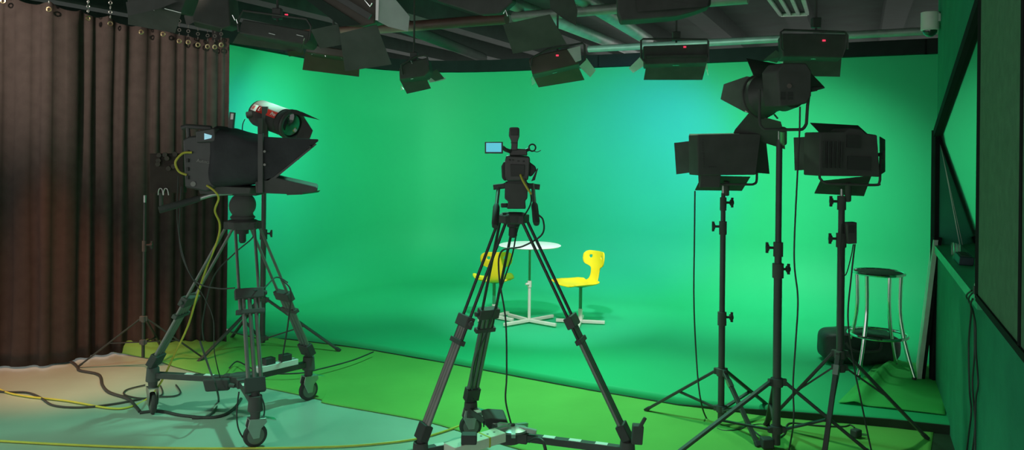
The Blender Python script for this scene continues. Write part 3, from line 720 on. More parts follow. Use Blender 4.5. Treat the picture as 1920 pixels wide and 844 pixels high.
def caster(t, p, head, axis_ang, r=0.062, flip=1):
    """p: floor contact, head: z of the swivel plate"""
    a = V((math.cos(axis_ang), math.sin(axis_ang), 0)); f = V((-a.y, a.x, 0))*flip
    w = p+f*0.0+V((0, 0, r))
    cs_ = MB()
    for s in (-1, 1):
        pts = [w+a*s*0.024+V((0, 0, -0.012))+f*-0.016, w+a*s*0.024+V((0, 0, -0.012))+f*0.016, w+a*s*0.024+f*0.024+V((0, 0, 0.036)), w+a*s*0.024+f*0.055+V((0, 0, 0.066)), w+a*s*0.024+f*0.05+V((0, 0, 0.085)), w+a*s*0.024+f*-0.035+V((0, 0, 0.092)), w+a*s*0.024+f*-0.045+V((0, 0, 0.05))]
        cs_.prism(pts, a*s*0.004)
    cs_.prism([w+a*-0.028+f*-0.036+V((0, 0, 0.088)), w+a*0.028+f*-0.036+V((0, 0, 0.088)), w+a*0.028+f*0.052+V((0, 0, 0.082)), w+a*-0.028+f*0.052+V((0, 0, 0.082))], (0, 0, 0.006))
    cs_ = cs_.build('caster', 'steel', t, bevel=0.002)
    MB().lathe(w-a*0.016, a, [(0, r*0.74), (0.003, r*0.93), (0.010, r), (0.022, r), (0.029, r*0.93), (0.032, r*0.74)], 30).build('tyre', 'rubber', cs_)
    MB().lathe(w-a*0.019, a, [(0, 0.015), (0.002, r*0.70), (0.036, r*0.70), (0.038, 0.015)], 24).build('hub', 'rod', cs_)
    br = MB(); br.prism([w+a*-0.022+f*0.05+V((0, 0, 0.080)), w+a*0.022+f*0.05+V((0, 0, 0.080)), w+a*0.022+f*0.105+V((0, 0, 0.062)), w+a*-0.022+f*0.105+V((0, 0, 0.062))], (0, 0, 0.006)); br.build('brake_pedal', 'chrome', cs_)
    MB().cyl(w+V((0, 0, 0.088)), V((p.x, p.y, head)), 0.024, 0.028, 18).build('swivel_stem', 'blackmat', cs_)
def dolly(label, hub, casters, z, group, strips=()):
    t = thing('tripod_dolly', label, 'dolly', V((hub.x, hub.y, 0)), group)
    hb_ = MB(); hb_.cyl(hub+V((0, 0, z-0.03)), hub+V((0, 0, z+0.03)), 0.06, n=20)
    for i, (p, ang, fl) in enumerate(casters):
        d = (V((p.x, p.y, 0))-V((hub.x, hub.y, 0))); L = d.length; d.normalize()
        a_ = MB().bar(hub+d*0.05+V((0, 0, z)), V((p.x, p.y, z)), 0.040, 0.034).build('arm', 'black', t, bevel=0.003)
        for k in strips:
            s0_ = 0.30+0.22*k
            pm, pq = hub+d*L*s0_+V((0, 0, z+0.0175)), hub+d*L*(s0_+0.10)+V((0, 0, z+0.0175))
            MB().bar(pm, pq, 0.032, 0.002).build('tape_strip', 'white', a_)
        MB().cyl(V((p.x, p.y, z-0.035)), V((p.x, p.y, z+0.045)), 0.040, 0.034, 18).build('leg_socket', 'blackmat', t, bevel=0.003)
        caster(t, V((p.x, p.y, 0)), z-0.03, ang, 0.062, fl)
        hb_.bar(hub+V((0, 0, z)), hub+d*0.10+V((0, 0, z)), 0.06, 0.05)
    hb_.build('centre_hub', 'blackmat', t, bevel=0.004)
    return t
# ---- left
GD = 'wheeled tripod dollies'
Lc = onz(286, 775); Rc_ = onz(578, 750); Fc = onz(478, 838)
hubL = (Lc+Rc_+Fc)/3
zL = 0.225
dl = dolly('wheeled dolly under the left tripod, one wheel near viewer', hubL, [(Lc, math.radians(35), 1), (Rc_, math.radians(-48), 1), (Fc, math.radians(-58), 1)], zL, GD, strips=(0, 1))
bowlL = V((at(455, 412, hubL.y).x, hubL.y, at(455, 420, hubL.y).z))
tl = thing('camera_tripod', 'tall grey tripod on left dolly holding the prompter camera', 'tripod', V((hubL.x, hubL.y, zL)), 'camera tripods')
tops, feet = [], []
for p in (Lc, Rc_, Fc):
    d = V((p.x-hubL.x, p.y-hubL.y, 0)).normalized()
    tops.append(bowlL+d*0.075+V((0, 0, -0.015))); feet.append(V((p.x, p.y, zL+0.06)))
tripod(tl, tops, feet, [0.53, 0.53, 0.42], 0.052, 0.0085, 0.011, 'rod', 'rod')
cr = MB(); cr.lathe(bowlL+V((0, 0, -0.03)), (0, 0, 1), [(0, 0.06), (0.01, 0.085), (0.045, 0.09), (0.055, 0.075)], 28)
for p in (Lc, Rc_, Fc):
    d = V((p.x-hubL.x, p.y-hubL.y, 0)).normalized(); lat = V((-d.y, d.x, 0))
    cr.bar(bowlL+d*0.06+lat*-0.065+V((0, 0, -0.005)), bowlL+d*0.06+lat*0.065+V((0, 0, -0.005)), 0.05, 0.045)
cr.build('crown', 'blackmat', tl, bevel=0.004)
MB().lathe(bowlL+V((0, 0, -0.11)), (0, 0, 1), [(0, 0.012), (0.01, 0.02), (0.05, 0.02), (0.055, 0.035), (0.085, 0.035)], 18).build('bowl_clamp', 'rubber', tl)
hd = MB(); hz = at(455, 385, hubL.y).z
hd.lathe(bowlL+V((0, 0, 0.02)), (0, 0, 1), [(0, 0.055), (0.02, 0.072), (0.03, 0.06), (0.055, 0.055)], 24)
hd.lathe(V((bowlL.x+0.018, bowlL.y-0.07, hz)), (-0.28, 1, 0), [(0, 0.03), (0.008, 0.055), (0.025, 0.072), (0.115, 0.074), (0.135, 0.055), (0.145, 0.03)], 30)
hd.box(V((bowlL.x, bowlL.y, hz+0.075)), (0.20, 0.14, 0.03))
hd.build('fluid_head', 'blackmat', tl, bevel=0.004)
Dp = hubL.y-0.09
ph_ = MB(); ph_.tube(smooth([at(436, 362, Dp), at(405, 364, Dp-0.02), at(388, 368, Dp-0.03), at(369, 374, Dp-0.04)], 6), [0.012]*18+[0.010], 10); ph_.build('pan_bar', 'steel', tl)
MB().tube([at(374, 372, Dp-0.04), at(330, 385, Dp-0.1), at(298, 394, Dp-0.14)], [0.018, 0.020, 0.019], 10).build('grip', 'rubber', tl)
# camera
cmr = thing('studio_camera', 'black studio camera under a hood on the left tripod', 'camera', at(400, 362, hubL.y))
DC = hubL.y-0.16
cbx = MB().prism(quad([(342, 262), (352, 256), (398, 250), (402, 352), (386, 360), (346, 352)], DC), (0.06, 0.26, 0)).build('body', 'black', cmr, bevel=0.01)
MB().prism(quad([(370, 348), (470, 352), (468, 364), (374, 364)], DC+0.02), (0.05, 0.20, 0)).build('base_plate', 'blackmat', cmr, bevel=0.004)
hn = MB(); hn.tube([at(341, 240, DC+0.1), at(350, 237, DC+0.1), at(395, 240, DC+0.1), at(398, 256, DC+0.1)], 0.014, 10); hn.tube([at(352, 238, DC+0.1), at(354, 260, DC+0.1)], 0.012, 8); hn.build('top_handle', 'black', cmr)
MB().prism(quad([(366, 246), (402, 240), (404, 266), (368, 268)], DC-0.03), (0.01, 0.05, 0)).build('viewfinder', 'black', cmr, bevel=0.006)
MB().plate(quad([(383, 250), (397, 254), (396, 259), (383, 262)], DC-0.034), 0.002).build('viewfinder_screen', 'screen2', cmr)
sbk = MB()
for k in range(4): sbk.box(at(352, 285+16*k, DC-0.006), (0.012, 0.012, 0.02))
sbk.build('connector', 'rubber', cbx)
MB().cyl(at(362, 345, DC-0.01), at(362, 345, DC+0.0), 0.014).build('button', 'rod', cbx)
# prompter
pr = thing('teleprompter', 'black hooded teleprompter jutting right from the left camera', 'teleprompter', at(500, 360, hubL.y))
hood = []
sec = [  # x, top y, bottom y : along the hood
    (392, 244, 352), (402, 236, 356), (425, 239, 356), (445, 243, 352), (462, 249, 349), (480, 254, 346), (505, 255, 338)]
mb = MB()
nW = 8
rows = []
for x, y0, y1 in sec:
    row = []
    for k in range(20):
        a = 2*PI*k/20; cy_, sy_ = math.cos(a), math.sin(a)
        sg = lambda q: math.copysign(abs(q)**0.5, q)
        yy = (y0+y1)/2-(y1-y0)/2*sg(sy_); dd = DC+0.13+0.17*sg(cy_)
        p = at(x, yy, dd); p += V((1, 0.3, 1))*0.022*noise.noise(p*13)
        row.append(p)
    rows.append(row)
for r_ in rows: mb.v += r_
for i in range(len(rows)-1): mb.f += [[i*20+k, i*20+(k+1) % 20, (i+1)*20+(k+1) % 20, (i+1)*20+k] for k in range(20)]
mb.f += [list(range(20)), list(range((len(rows)-1)*20, len(rows)*20))]
hdo = mb.build('hood', 'fabric', pr, sub=1, angle=180)
MB().prism(quad([(494, 256), (540, 259), (597, 261), (597, 265), (590, 270), (514, 332), (503, 340), (492, 340)], DC-0.02), (-0.10, 0.34, 0)).build('glass_cowl', 'fabric', pr, bevel=0.004)
MB().prism(quad([(512, 333), (591, 269), (594, 271), (515, 336)], DC-0.025), (-0.10, 0.35, 0)).build('glass_frame', 'black', pr)
MB().prism(quad([(553, 297), (560, 292), (559, 300)], DC+0.0), (0.0, 0.02, 0)).build('frame_tab', 'black', pr)
MB().cyl(at(580, 274, DC-0.03), at(584, 276, DC-0.03), 0.008).build('frame_screw', 'rubber', pr)
tray = MB().prism(quad([(478, 342), (510, 331), (592, 350), (596, 353), (595, 358), (588, 361), (535, 364), (480, 362)], DC-0.02), (-0.08, 0.34, 0)).build('monitor_tray', 'blackmat', pr, bevel=0.006)
MB().prism(quad([(536, 362), (570, 361), (566, 365), (538, 366)], DC+0.02), (0.04, 0.22, 0)).build('monitor_bracket', 'black', pr)
ps = MB(); ps.bar(at(489, 250, DC-0.03), at(489, 362, DC-0.03), 0.030, 0.018, (0, 1, 0)); 
ps = ps.build('upright', 'black', pr, bevel=0.003)
for y in (284, 309): MB().cyl(at(496, y, DC-0.042), at(496, y, DC-0.03), 0.007).build('bolt', 'rod', ps)
tw = MB().prism(quad([(427, 240), (430, 210), (439, 211), (436, 242)], DC+0.02), (0, 0.03, 0)).build('aerial', 'black', pr, bevel=0.003)
MB().plate(quad([(433, 213), (438, 213), (437, 224), (432, 224)], DC+0.015), 0.001).build('sticker', 'white', tw)
text_mesh('lettering', 'Autocue', 'rod', pr, at(384, 303, DC-0.012), (1, 0.05, -0.12), (0, 0, 1), 0.026)
# power strip on the dolly arm
d = (V((Rc_.x, Rc_.y, 0))-hubL); d.z = 0; L = d.length; d.normalize()
pw = thing('power_strip', 'white power strip lying on the left dolly arm', 'power strip', hubL+d*L*0.5+V((0, 0, zL+0.018)))
a0, a1 = hubL+d*(L*0.22)+V((0, 0, zL+0.036)), hubL+d*(L*0.80)+V((0, 0, zL+0.036))
MB().bar(a0, a1, 0.06, 0.034).build('casing', 'white', pw, bevel=0.003)
for k, s_ in enumerate((0.40, 0.64)):
    c_ = hubL+d*(L*s_)+V((0, 0, zL+0.072)); R = Matrix.Rotation(math.atan2(d.y, d.x), 3, 'Z')
    tag(MB().box(c_, (0.062, 0.05, 0.036), R).build('power_plug', 'rubber'), 'black plug in white power strip, ' + ('nearer the front leg' if k == 0 else 'nearer the right hand wheel'), 'plug', 'plugs in the white strip')
cbm = thing('cable_joint', 'black cable joint box on left dolly bar', 'box', at(403, 722, hubL.y-0.04))
MB().prism(quad([(378, 712), (428, 711), (429, 733), (384, 736)], hubL.y-0.10), (0.0, 0.035, 0)).build('case', 'rubber', cbm, bevel=0.01)
MB().cyl(at(428, 722, hubL.y-0.085), at(440, 724, hubL.y-0.085), 0.012).build('gland', 'blackmat', cbm)

# ---- centre
hubC = V((0.0, 3.98, 0)); zC = 0.15
fL, fR, fB = V((-0.415, 3.76, 0)), V((0.563, 3.80, 0)), V((-0.21, 4.36, 0))
dc = dolly('wheeled dolly under the middle tripod at bottom of photo', hubC, [(fL, math.radians(30), 1), (fR, math.radians(-20), -1), (fB, math.radians(-75), 1)], zC, GD, strips=(0, 1, 2))
tc_ = thing('camera_tripod', 'dark slim tripod in the middle holding the camcorder', 'tripod', hubC+V((0, 0, zC)), 'camera tripods')
bowlC = V((at(962, 410, hubC.y).x, hubC.y, at(962, 408, hubC.y).z))
tops, feet = [], []
for p in (fL, fR, fB):
    dd = V((p.x-hubC.x, p.y-hubC.y, 0)).normalized()
    tops.append(bowlC+dd*0.06+V((0, 0, -0.015))); feet.append(V((p.x, p.y, zC+0.055)))
tripod(tc_, tops, feet, [0.47, 0.47, 0.50], 0.040, 0.0075, 0.0115, 'darkrod', 'rod')
cr = MB(); cr.lathe(bowlC+V((0, 0, -0.03)), (0, 0, 1), [(0, 0.05), (0.01, 0.066), (0.045, 0.068), (0.055, 0.055)], 28)
for p in (fL, fR, fB):
    dd = V((p.x-hubC.x, p.y-hubC.y, 0)).normalized(); lat = V((-dd.y, dd.x, 0))
    cr.bar(bowlC+dd*0.05+lat*-0.05+V((0, 0, -0.005)), bowlC+dd*0.05+lat*0.05+V((0, 0, -0.005)), 0.04, 0.04)
cr.build('crown', 'blackmat', tc_, bevel=0.004)
MB().lathe(bowlC+V((0, 0, -0.10)), (0, 0, 1), [(0, 0.012), (0.01, 0.022), (0.05, 0.02), (0.055, 0.03), (0.075, 0.03)], 18).build('bowl_clamp', 'rubber', tc_)
DH = hubC.y
hd = MB()
hd.prism(quad([(950, 392), (986, 392), (985, 376), (989, 373), (990, 342), (947, 342), (946, 373), (953, 378)], DH-0.055), (0, 0.11, 0))
hd.cyl(at(939, 385, DH), at(952, 385, DH), 0.012)
hd.build('fluid_head', 'blackmat', tc_, bevel=0.006)
for s, pts in ((0, [(935, 350), (931, 384), (928, 425)]), (1, [(999, 346), (1002, 382), (1006, 420)])):
    P = [at(*pts[0], DH-0.02), at(*pts[1], DH-0.12), at(*pts[2], DH-0.22)]
    hb2 = MB(); hb2.cyl(P[0], P[1], 0.0095)
    hb2 = hb2.build('pan_bar', 'steel', tc_)
    MB().tube([P[1], P[1].lerp(P[2], 0.1), P[1].lerp(P[2], 0.85), P[2]], [0.012, 0.0165, 0.0175, 0.014], 12).build('grip', 'rubber', hb2)
    jx = ((925, 351), (950, 348)) if s == 0 else ((986, 348), (1012, 351))
    jt = MB().cyl(at(*jx[0], DH-0.02), at(*jx[1], DH-0.02), 0.014, n=14); jt.build('rosette', 'blackmat', hb2)
# camcorder
cv = thing('camcorder', 'black camcorder with flip out screen on the middle tripod', 'camera', at(968, 342, DH))
DV = DH-0.10
vb = MB().prism(quad([(949, 292), (993, 294), (994, 300), (993, 322), (990, 338), (950, 340), (947, 330), (947, 300)], DV), (0, 0.24, 0)).build('body', 'black', cv, bevel=0.006)
MB().prism(quad([(944, 304), (951, 302), (951, 338), (946, 340), (941, 334), (940, 312)], DV+0.05), (0, 0.16, 0)).build('hand_grip', 'rubber', cv, bevel=0.008)
MB().prism(quad([(993, 304), (1004, 312), (1006, 319), (998, 330), (992, 332)], DV+0.03), (0, 0.14, 0)).build('side_lever', 'rubber', cv, bevel=0.006)
MB().prism(quad([(1007, 316), (1009, 316), (1003, 338), (996, 340)], DV+0.0), (0, 0.012, 0)).build('strap', 'rubber', cv)
MB().prism(quad([(957, 278), (988, 280), (989, 292), (955, 292)], DV+0.03), (0, 0.20, 0)).build('handle', 'black', cv, bevel=0.005)
MB().prism(quad([(958, 282), (959, 270), (957, 266), (971, 266), (970, 282)], DV+0.01), (0, 0.04, 0)).build('viewfinder_arm', 'black', cv, bevel=0.004)
vf = MB().prism(quad([(955, 240), (957, 238.5), (971, 238.5), (974, 241), (974, 256), (970, 268), (960, 268), (954, 255)], DV-0.02), (0, 0.05, 0.0)).build('viewfinder', 'black', cv, bevel=0.005)
MB().prism(quad([(957, 241), (972, 241), (972, 254), (957, 254)], DV-0.024), (0, 0.006, 0)).build('eyepiece', 'rubber', vf, bevel=0.003)
lc = MB().prism(quad([(909, 266), (943, 266), (943, 288), (909, 288)], DV-0.01), (0, 0.014, 0)).build('flip_screen', 'black', cv, bevel=0.002)
MB().plate(quad([(911.5, 268), (940, 268), (940, 285), (911.5, 285)], DV-0.0115), 0.001).build('display', 'screen', lc)
MB().tube([at(942, 276, DV), at(948, 281, DV+0.01), at(957, 284, DV+0.03)], 0.010, 10).build('screen_hinge', 'black', cv)
MB().torus(at(998, 277, DV+0.06), (0.2, -1, 0), 0.017, 0.004, 24, 8).build('microphone_ring', 'rubber', cv)
MB().tube([at(986, 282, DV+0.06), at(992, 280, DV+0.06), at(994, 280, DV+0.06)], 0.009, 8).build('microphone_arm', 'black', cv)
MB().tube(smooth([at(1001, 283, DV+0.05), at(1007, 285, DV+0.05), at(1014, 282, DV+0.04)], 5), 0.002, 6).build('microphone_lead', 'blackcable', cv)
MB().prism(quad([(952, 338), (988, 338), (987, 344), (952, 344)], DV+0.03), (0, 0.16, 0)).build('base_plate', 'rubber', cv)
dt = MB()
for a, b in ((956, 300), (962, 300), (972, 302), (982, 303)): dt.box(at(a, b, DV-0.003), (0.010, 0.006, 0.006))
dt.prism(quad([(957, 308), (984, 309), (983, 330), (958, 331)], DV-0.012), (0, 0.02, 0))
dt.build('battery', 'rubber', vb, bevel=0.002)
lv = MB(); lv.bar(V((0.60, 3.76, 0.20)), V((0.605, 3.75, 0.29)), 0.05, 0.04); lv.cyl(V((0.605, 3.74, 0.27)), V((0.635, 3.73, 0.33)), 0.009)
lv.build('locking_lever', 'blackmat', dc, bevel=0.004)
# battery charger on the back arm, casting, board with plug
ps_ = thing('power_supply', 'black power supply box strapped on the middle dolly arm', 'box', at(935, 806, 4.15))
MB().prism(quad([(907, 788), (921, 785), (950, 787), (954, 797), (952, 812), (924, 814), (912, 800)], 4.10), (-0.02, 0.10, 0.02)).build('case', 'rubber', ps_, bevel=0.006)
MB().plate(quad([(926, 784), (945, 785), (949, 793), (932, 794)], [4.16, 4.16, 4.10, 4.10]), 0.004).build('label_plate', 'greenpost', ps_)
MB().tube(smooth([at(907, 800, 4.09), at(909, 788, 4.14), at(925, 781, 4.18), at(945, 782, 4.16)], 6), 0.004, 6).build('strap', 'darkrod', ps_)
ct = thing('hub_casting', 'bright metal casting on the hub of middle dolly', 'casting', hubC+V((0, 0, zC+0.03)))
hc = hubC+V((0.02, -0.02, zC+0.035)); cm_ = MB().lathe(hc, (0, 0, 1), [(0, 0.075), (0.008, 0.07), (0.015, 0.05), (0.02, 0.03), (0.022, 0.0)], 24).build('disc', 'steel', ct)
rb = MB()
for k in range(5):
    a = 2*PI*k/5-0.3; rb.bar(hc+V((0.03*math.cos(a), 0.03*math.sin(a), 0.012)), hc+V((0.12*math.cos(a), 0.09*math.sin(a), 0.0)), 0.02, 0.02)
rb.build('rib', 'steel', ct)
MB().cyl(hc+V((0, 0, 0.018)), hc+V((0, 0, 0.03)), 0.01).build('screw', 'rubber', ct)
bd = thing('power_strip', 'wood toned power strip at the foot of the middle tripod', 'power strip', at(900, 846, 3.80))
p0, p1 = at(842, 850, 3.66), at(938, 826, 3.86); p1.z = p0.z = 0.195
MB().bar(p0, p1, 0.085, 0.045).build('casing', 'cream', bd, bevel=0.003)
hl = MB(); dxy = (p1-p0).normalized()
for k in range(5): hl.cyl(p0.lerp(p1, 0.35+0.13*k)+V((0, 0, 0.0225)), p0.lerp(p1, 0.35+0.13*k)+V((0, 0, 0.0235)), 0.006)
hl.build('holes', 'rod', bd)
MB().bar(p0.lerp(p1, 0.66), p0.lerp(p1, 0.69), 0.088, 0.048).build('strap', 'yellowcable', bd)
pl_ = MB().box(p0.lerp(p1, 0.30)+V((0.02, -0.03, 0.045)), (0.072, 0.055, 0.045)).build('power_plug', 'rubber', bevel=0.006)
tag(pl_, 'black plug in the wood toned strip below middle tripod', 'plug')

# ------------------------------------------------------------------ cables
def cable(label, pts, r=0.006, m='blackcable', group='black cables on the floor', k=8, name='cable'):
    P = smooth(pts, k)
    return tag(MB().tube(P, r, 8).build(name, m), label, 'cable', group)
def fl(*px, z=0.008): return [onz(x, y, z) for x, y in px]
GY = 'yellow cables'
wd_ = [(352, 612, 4.66), (368, 560, 4.64), (388, 500, 4.6), (408, 450, 4.56), (412, 420, 4.52), (403, 395, 4.48), (410, 372, 4.44), (402, 358, 4.42), (388, 348, 4.44)]
cable('yellow cable on left floor, rising along the tripod leg to camera', fl((-60, 690), (-5, 728), (40, 742), (125, 752), (200, 765), (240, 764), (276, 748))+[at(300, 720, 4.72), at(325, 670, 4.70)]+[at(*q) for q in wd_], 0.006, 'yellowcable', GY)
cable('yellow cable crossing the bottom edge of the photo', fl((-60, 822), (0, 827), (150, 835), (300, 840), (450, 841), (620, 838), (720, 831), (790, 821), (850, 803), (880, 790)), 0.006, 'yellowcable', GY)
cable('yellow cable looping out of the back of left camera', [at(360, 286, DC-0.01), at(344, 287, DC-0.02), at(332, 298, DC-0.03), at(329, 308, DC-0.03), at(336, 322, DC-0.02), at(350, 328, DC-0.005)], 0.0065, 'yellowcable', GY)
cable('yellow cable hanging from the back of the camcorder', [at(976, 328, DV-0.02), at(980, 338, DV-0.05), at(988, 352, DV-0.06), at(996, 364, DV-0.05)], 0.0055, 'yellowcable', GY)
cable('thick black cable snaking from curtain to left wheel', fl((90, 676), (130, 678), (145, 688), (150, 695), (185, 703), (192, 722), (205, 736), (240, 748), (254, 762), (262, 772)), 0.010)
cable('thin black cable on left floor beside the yellow one', fl((-40, 730), (10, 735), (50, 736), (75, 745), (100, 760), (150, 764), (210, 758), (265, 748)), 0.006)
cable('black cable looping round the left caster', fl((272, 722), (240, 730), (232, 738), (245, 744), (270, 747), (300, 742), (305, 735), (300, 722)), 0.005)
cable('black cable loop on floor between left and front wheels', fl((298, 744), (325, 743), (338, 738), (336, 730), (330, 722)), 0.005)
cable('black mains cable from the left wheel to front wheel', fl((262, 774), (300, 771), (340, 779), (390, 783), (420, 778), (440, 765), (452, 748)), 0.009)
cable('black cable dropping from left tripod onto the floor', [at(375, 640, 4.5), at(392, 690, 4.45), at(405, 725, 4.42)]+fl((410, 752), (402, 770), (385, 782), (360, 784)), 0.006)
cable('black cable draped under the left prompter camera', [at(340, 350, 4.5), at(336, 440, 4.55), at(345, 490, 4.55), at(370, 530, 4.5), at(410, 541, 4.42), at(440, 540, 4.36)], 0.004)
cable('pale thin cable hanging beside the left tripod leg', [at(334, 330, 4.45), at(333, 420, 4.5), at(350, 500, 4.5), at(384, 560, 4.5), at(400, 600, 4.5), at(402, 660, 4.5), at(415, 718, 4.6)], 0.003, 'darkrod')
cable('black cable round the front leg socket of the left dolly', [at(470, 715, 4.2), at(490, 745, 4.18), at(496, 765, 4.2), at(494, 784, 4.25)], 0.004)
cable('black cable hanging beside the front wheel', [at(448, 735, 4.17), at(444, 770, 4.12), at(446, 800, 4.13), at(455, 820, 4.16)]+fl((464, 824), z=0.03), 0.004)
cable('black cable lying on the cloth behind left tripod', [onz(x, y, 0.05) for x, y in ((430, 690), (445, 678), (470, 690), (500, 700), (560, 700), (600, 692), (660, 676), (700, 660))], 0.005)
cable('black cable from right leg clamp down to white strip', [at(528, 525, 4.72), at(545, 545, 4.70), at(541, 600, 4.74), at(533, 650, 4.76), at(527, 688, 4.8)], 0.005)
cable('black cable swinging between the left tripod legs', [at(478, 420, 4.55), at(474, 445, 4.6), at(440, 475, 4.66), at(400, 520, 4.7), at(380, 600, 4.72), at(382, 640, 4.74)], 0.004)
cable('black cable clipped round the left leg clamps', [at(476, 545, 4.36), at(495, 540, 4.5), at(518, 520, 4.68), at(540, 530, 4.7)], 0.004)
# middle
cable('black cable dropping from middle tripod to power supply', [at(1004, 400, 3.95), at(1018, 412, 3.92), at(1016, 440, 3.95), at(980, 462, 3.98), at(940, 472, 4.02), at(936, 520, 4.05), at(948, 600, 4.05), at(950, 700, 4.08), at(948, 750, 4.08), at(957, 790, 4.08), at(962, 806, 4.08)], 0.0045, group='black cables of the middle tripod')
cable('dark cable twisted along the back leg of middle tripod', [at(984, 335, 3.86), at(996, 378, 3.86), at(972, 425, 4.0), at(960, 480, 4.06), at(940, 540, 4.1), at(918, 610, 4.14), at(890, 680, 4.2), at(886, 730, 4.26)], 0.004, 'darkrod', 'black cables of the middle tripod')
cable('black lead from power supply to the hub casting', [at(954, 805, 4.07), at(975, 803, 4.05), at(989, 806, 4.03), at(990, 816, 4.02), at(983, 822, 4.0)], 0.005, group='black cables of the middle tripod')
cable('thick black lead looping over right arm of middle dolly', [at(992, 828, 3.9), at(1005, 823, 3.86), at(1018, 828, 3.82), at(1024, 850, 3.80)], 0.008, group='black cables of the middle tripod')
# right
GR = 'black leads of the stand lights'
cable('black lead hanging from the left LED panel light to floor', [at(1303, 358, 4.66), at(1302, 450, 4.66), at(1301, 560, 4.66), at(1305, 660, 4.68), at(1312, 740, 4.6)]+fl((1325, 785), (1350, 806), (1385, 806), (1400, 800), (1430, 796), (1460, 808)), 0.0045, group=GR)
cable('black lead hanging from the fresnel along the middle stand', [at(1500, 200, 4.07), at(1499, 250, 4.08), at(1495, 330, 4.08), at(1489, 480, 4.06), at(1496, 560, 4.06), at(1492, 640, 4.04), at(1487, 720, 4.02), at(1488, 790, 3.98)]+fl((1478, 850), (1470, 880)), 0.0045, group=GR)
cable('black lead hanging below the stand before the stool', [at(1603, 458, 4.25), at(1596, 520, 4.24), at(1590, 600, 4.24), at(1602, 690, 4.24), at(1612, 740, 4.2)]+fl((1634, 846), (1645, 880)), 0.0045, group=GR)
cable('short black loop beside the rightmost stand pole', [at(1578, 420, 4.27), at(1576, 470, 4.25), at(1578, 505, 4.25), at(1586, 515, 4.25), at(1596, 480, 4.25), at(1600, 458, 4.25)], 0.003, group=GR)
cable('black lead on the cloth running between the right stands', fl((1405, 801), (1440, 826), (1470, 815), (1480, 794), (1530, 798), (1580, 800), (1594, 797), (1602, 802), z=0.012), 0.0045, group=GR)
pg = thing('mains_plug', 'black mains plug lying on the cloth between right stands', 'plug', onz(1608, 812, 0.008))
MB().box(onz(1605, 812, 0.032), (0.05, 0.045, 0.042), Matrix.Rotation(0.5, 3, 'Z')).build('body', 'rubber', pg, bevel=0.008)
pq = MB()
for s in (-1, 1): pq.cyl(onz(1605, 812, 0.03)+V((0.02, -0.02+0.012*s, 0)), onz(1605, 812, 0.022)+V((0.05, -0.035+0.012*s, 0)), 0.003)
pq.build('pins', 'steel', pg)
tag(MB().box(onz(1438, 830, 0.035), (0.06, 0.06, 0.05)).build('floor_adaptor', 'rubber', bevel=0.006), 'black adaptor block on the floor at the tall stand foot', 'adaptor')

# ------------------------------------------------------------------ overhead grid and lights
def pipe(name, label, p, q, r, m, group):
    tag(MB().cyl(p, q, r, n=14).build(name, m), label, 'pipe', group)
GP = 'overhead lighting pipes'
def ray_z(x, y, z):
    u, v = uv(x, y); D = (H-z)*F/v; return V((u*D/F, D, z))
c1 = ray_z(950, 35, 2.62); pipe('ceiling_pipe', 'brown lighting pipe crossing overhead above the middle of view', c1-aW*3.5, c1+aW*0.0, 0.045, 'brownpipe', GP)
c1b = ray_z(1080, 22, 2.62); pipe('ceiling_pipe', 'pale grey pipe at the top edge, right of centre', c1b-aW*0.55, c1b+aW*1.3, 0.040, 'pipe', GP)
c2 = ray_z(1180, 88, 2.60); pipe('ceiling_pipe', 'grey lighting pipe just before the green back wall', c2-aW*0.45, c2+aW*3.9, 0.035, 'pipe', GP)
for k, (x0, y0, x1, y1, r, lab) in enumerate(((1020, 30, 1195, 100, 0.055, 'grey duct receding overhead right of centre, longest'), (1120, 15, 1215, 75, 0.06, 'grey duct receding overhead beside the longest one'), (770, 55, 905, 108, 0.06, 'dark green duct receding overhead left of centre'))):
    p = ray_z(x0, y0, 2.70); q = ray_z(x1, y1, 2.70)
    pipe('ceiling_duct', lab, p-(q-p)*0.7, q, r, 'pipe' if k < 2 else 'beam', GP)
sk_ = thing('deck_panel', 'corrugated ceiling panel coloured as if lit, at top edge, right of centre', 'panel', ray_z(1478, 8, 2.9))
q4 = [ray_z(1438, -12, 2.95), ray_z(1505, -12, 2.95), ray_z(1514, 22, 2.95), ray_z(1464, 24, 2.95)]
MB().plate(q4, 0.01).build('sheet', 'deck', sk_)
for k in range(4):
    t = k/3; MB().bar(q4[0].lerp(q4[1], t)-V((0, 0, 0.02)), q4[3].lerp(q4[2], t)-V((0, 0, 0.02)), 0.03, 0.03).build('rib', 'deck', sk_)
MB().bar(q4[3]-V((0, 0, 0.02)), q4[2]-V((0, 0, 0.02)), 0.02, 0.04).build('edge_rail', 'cream', sk_)

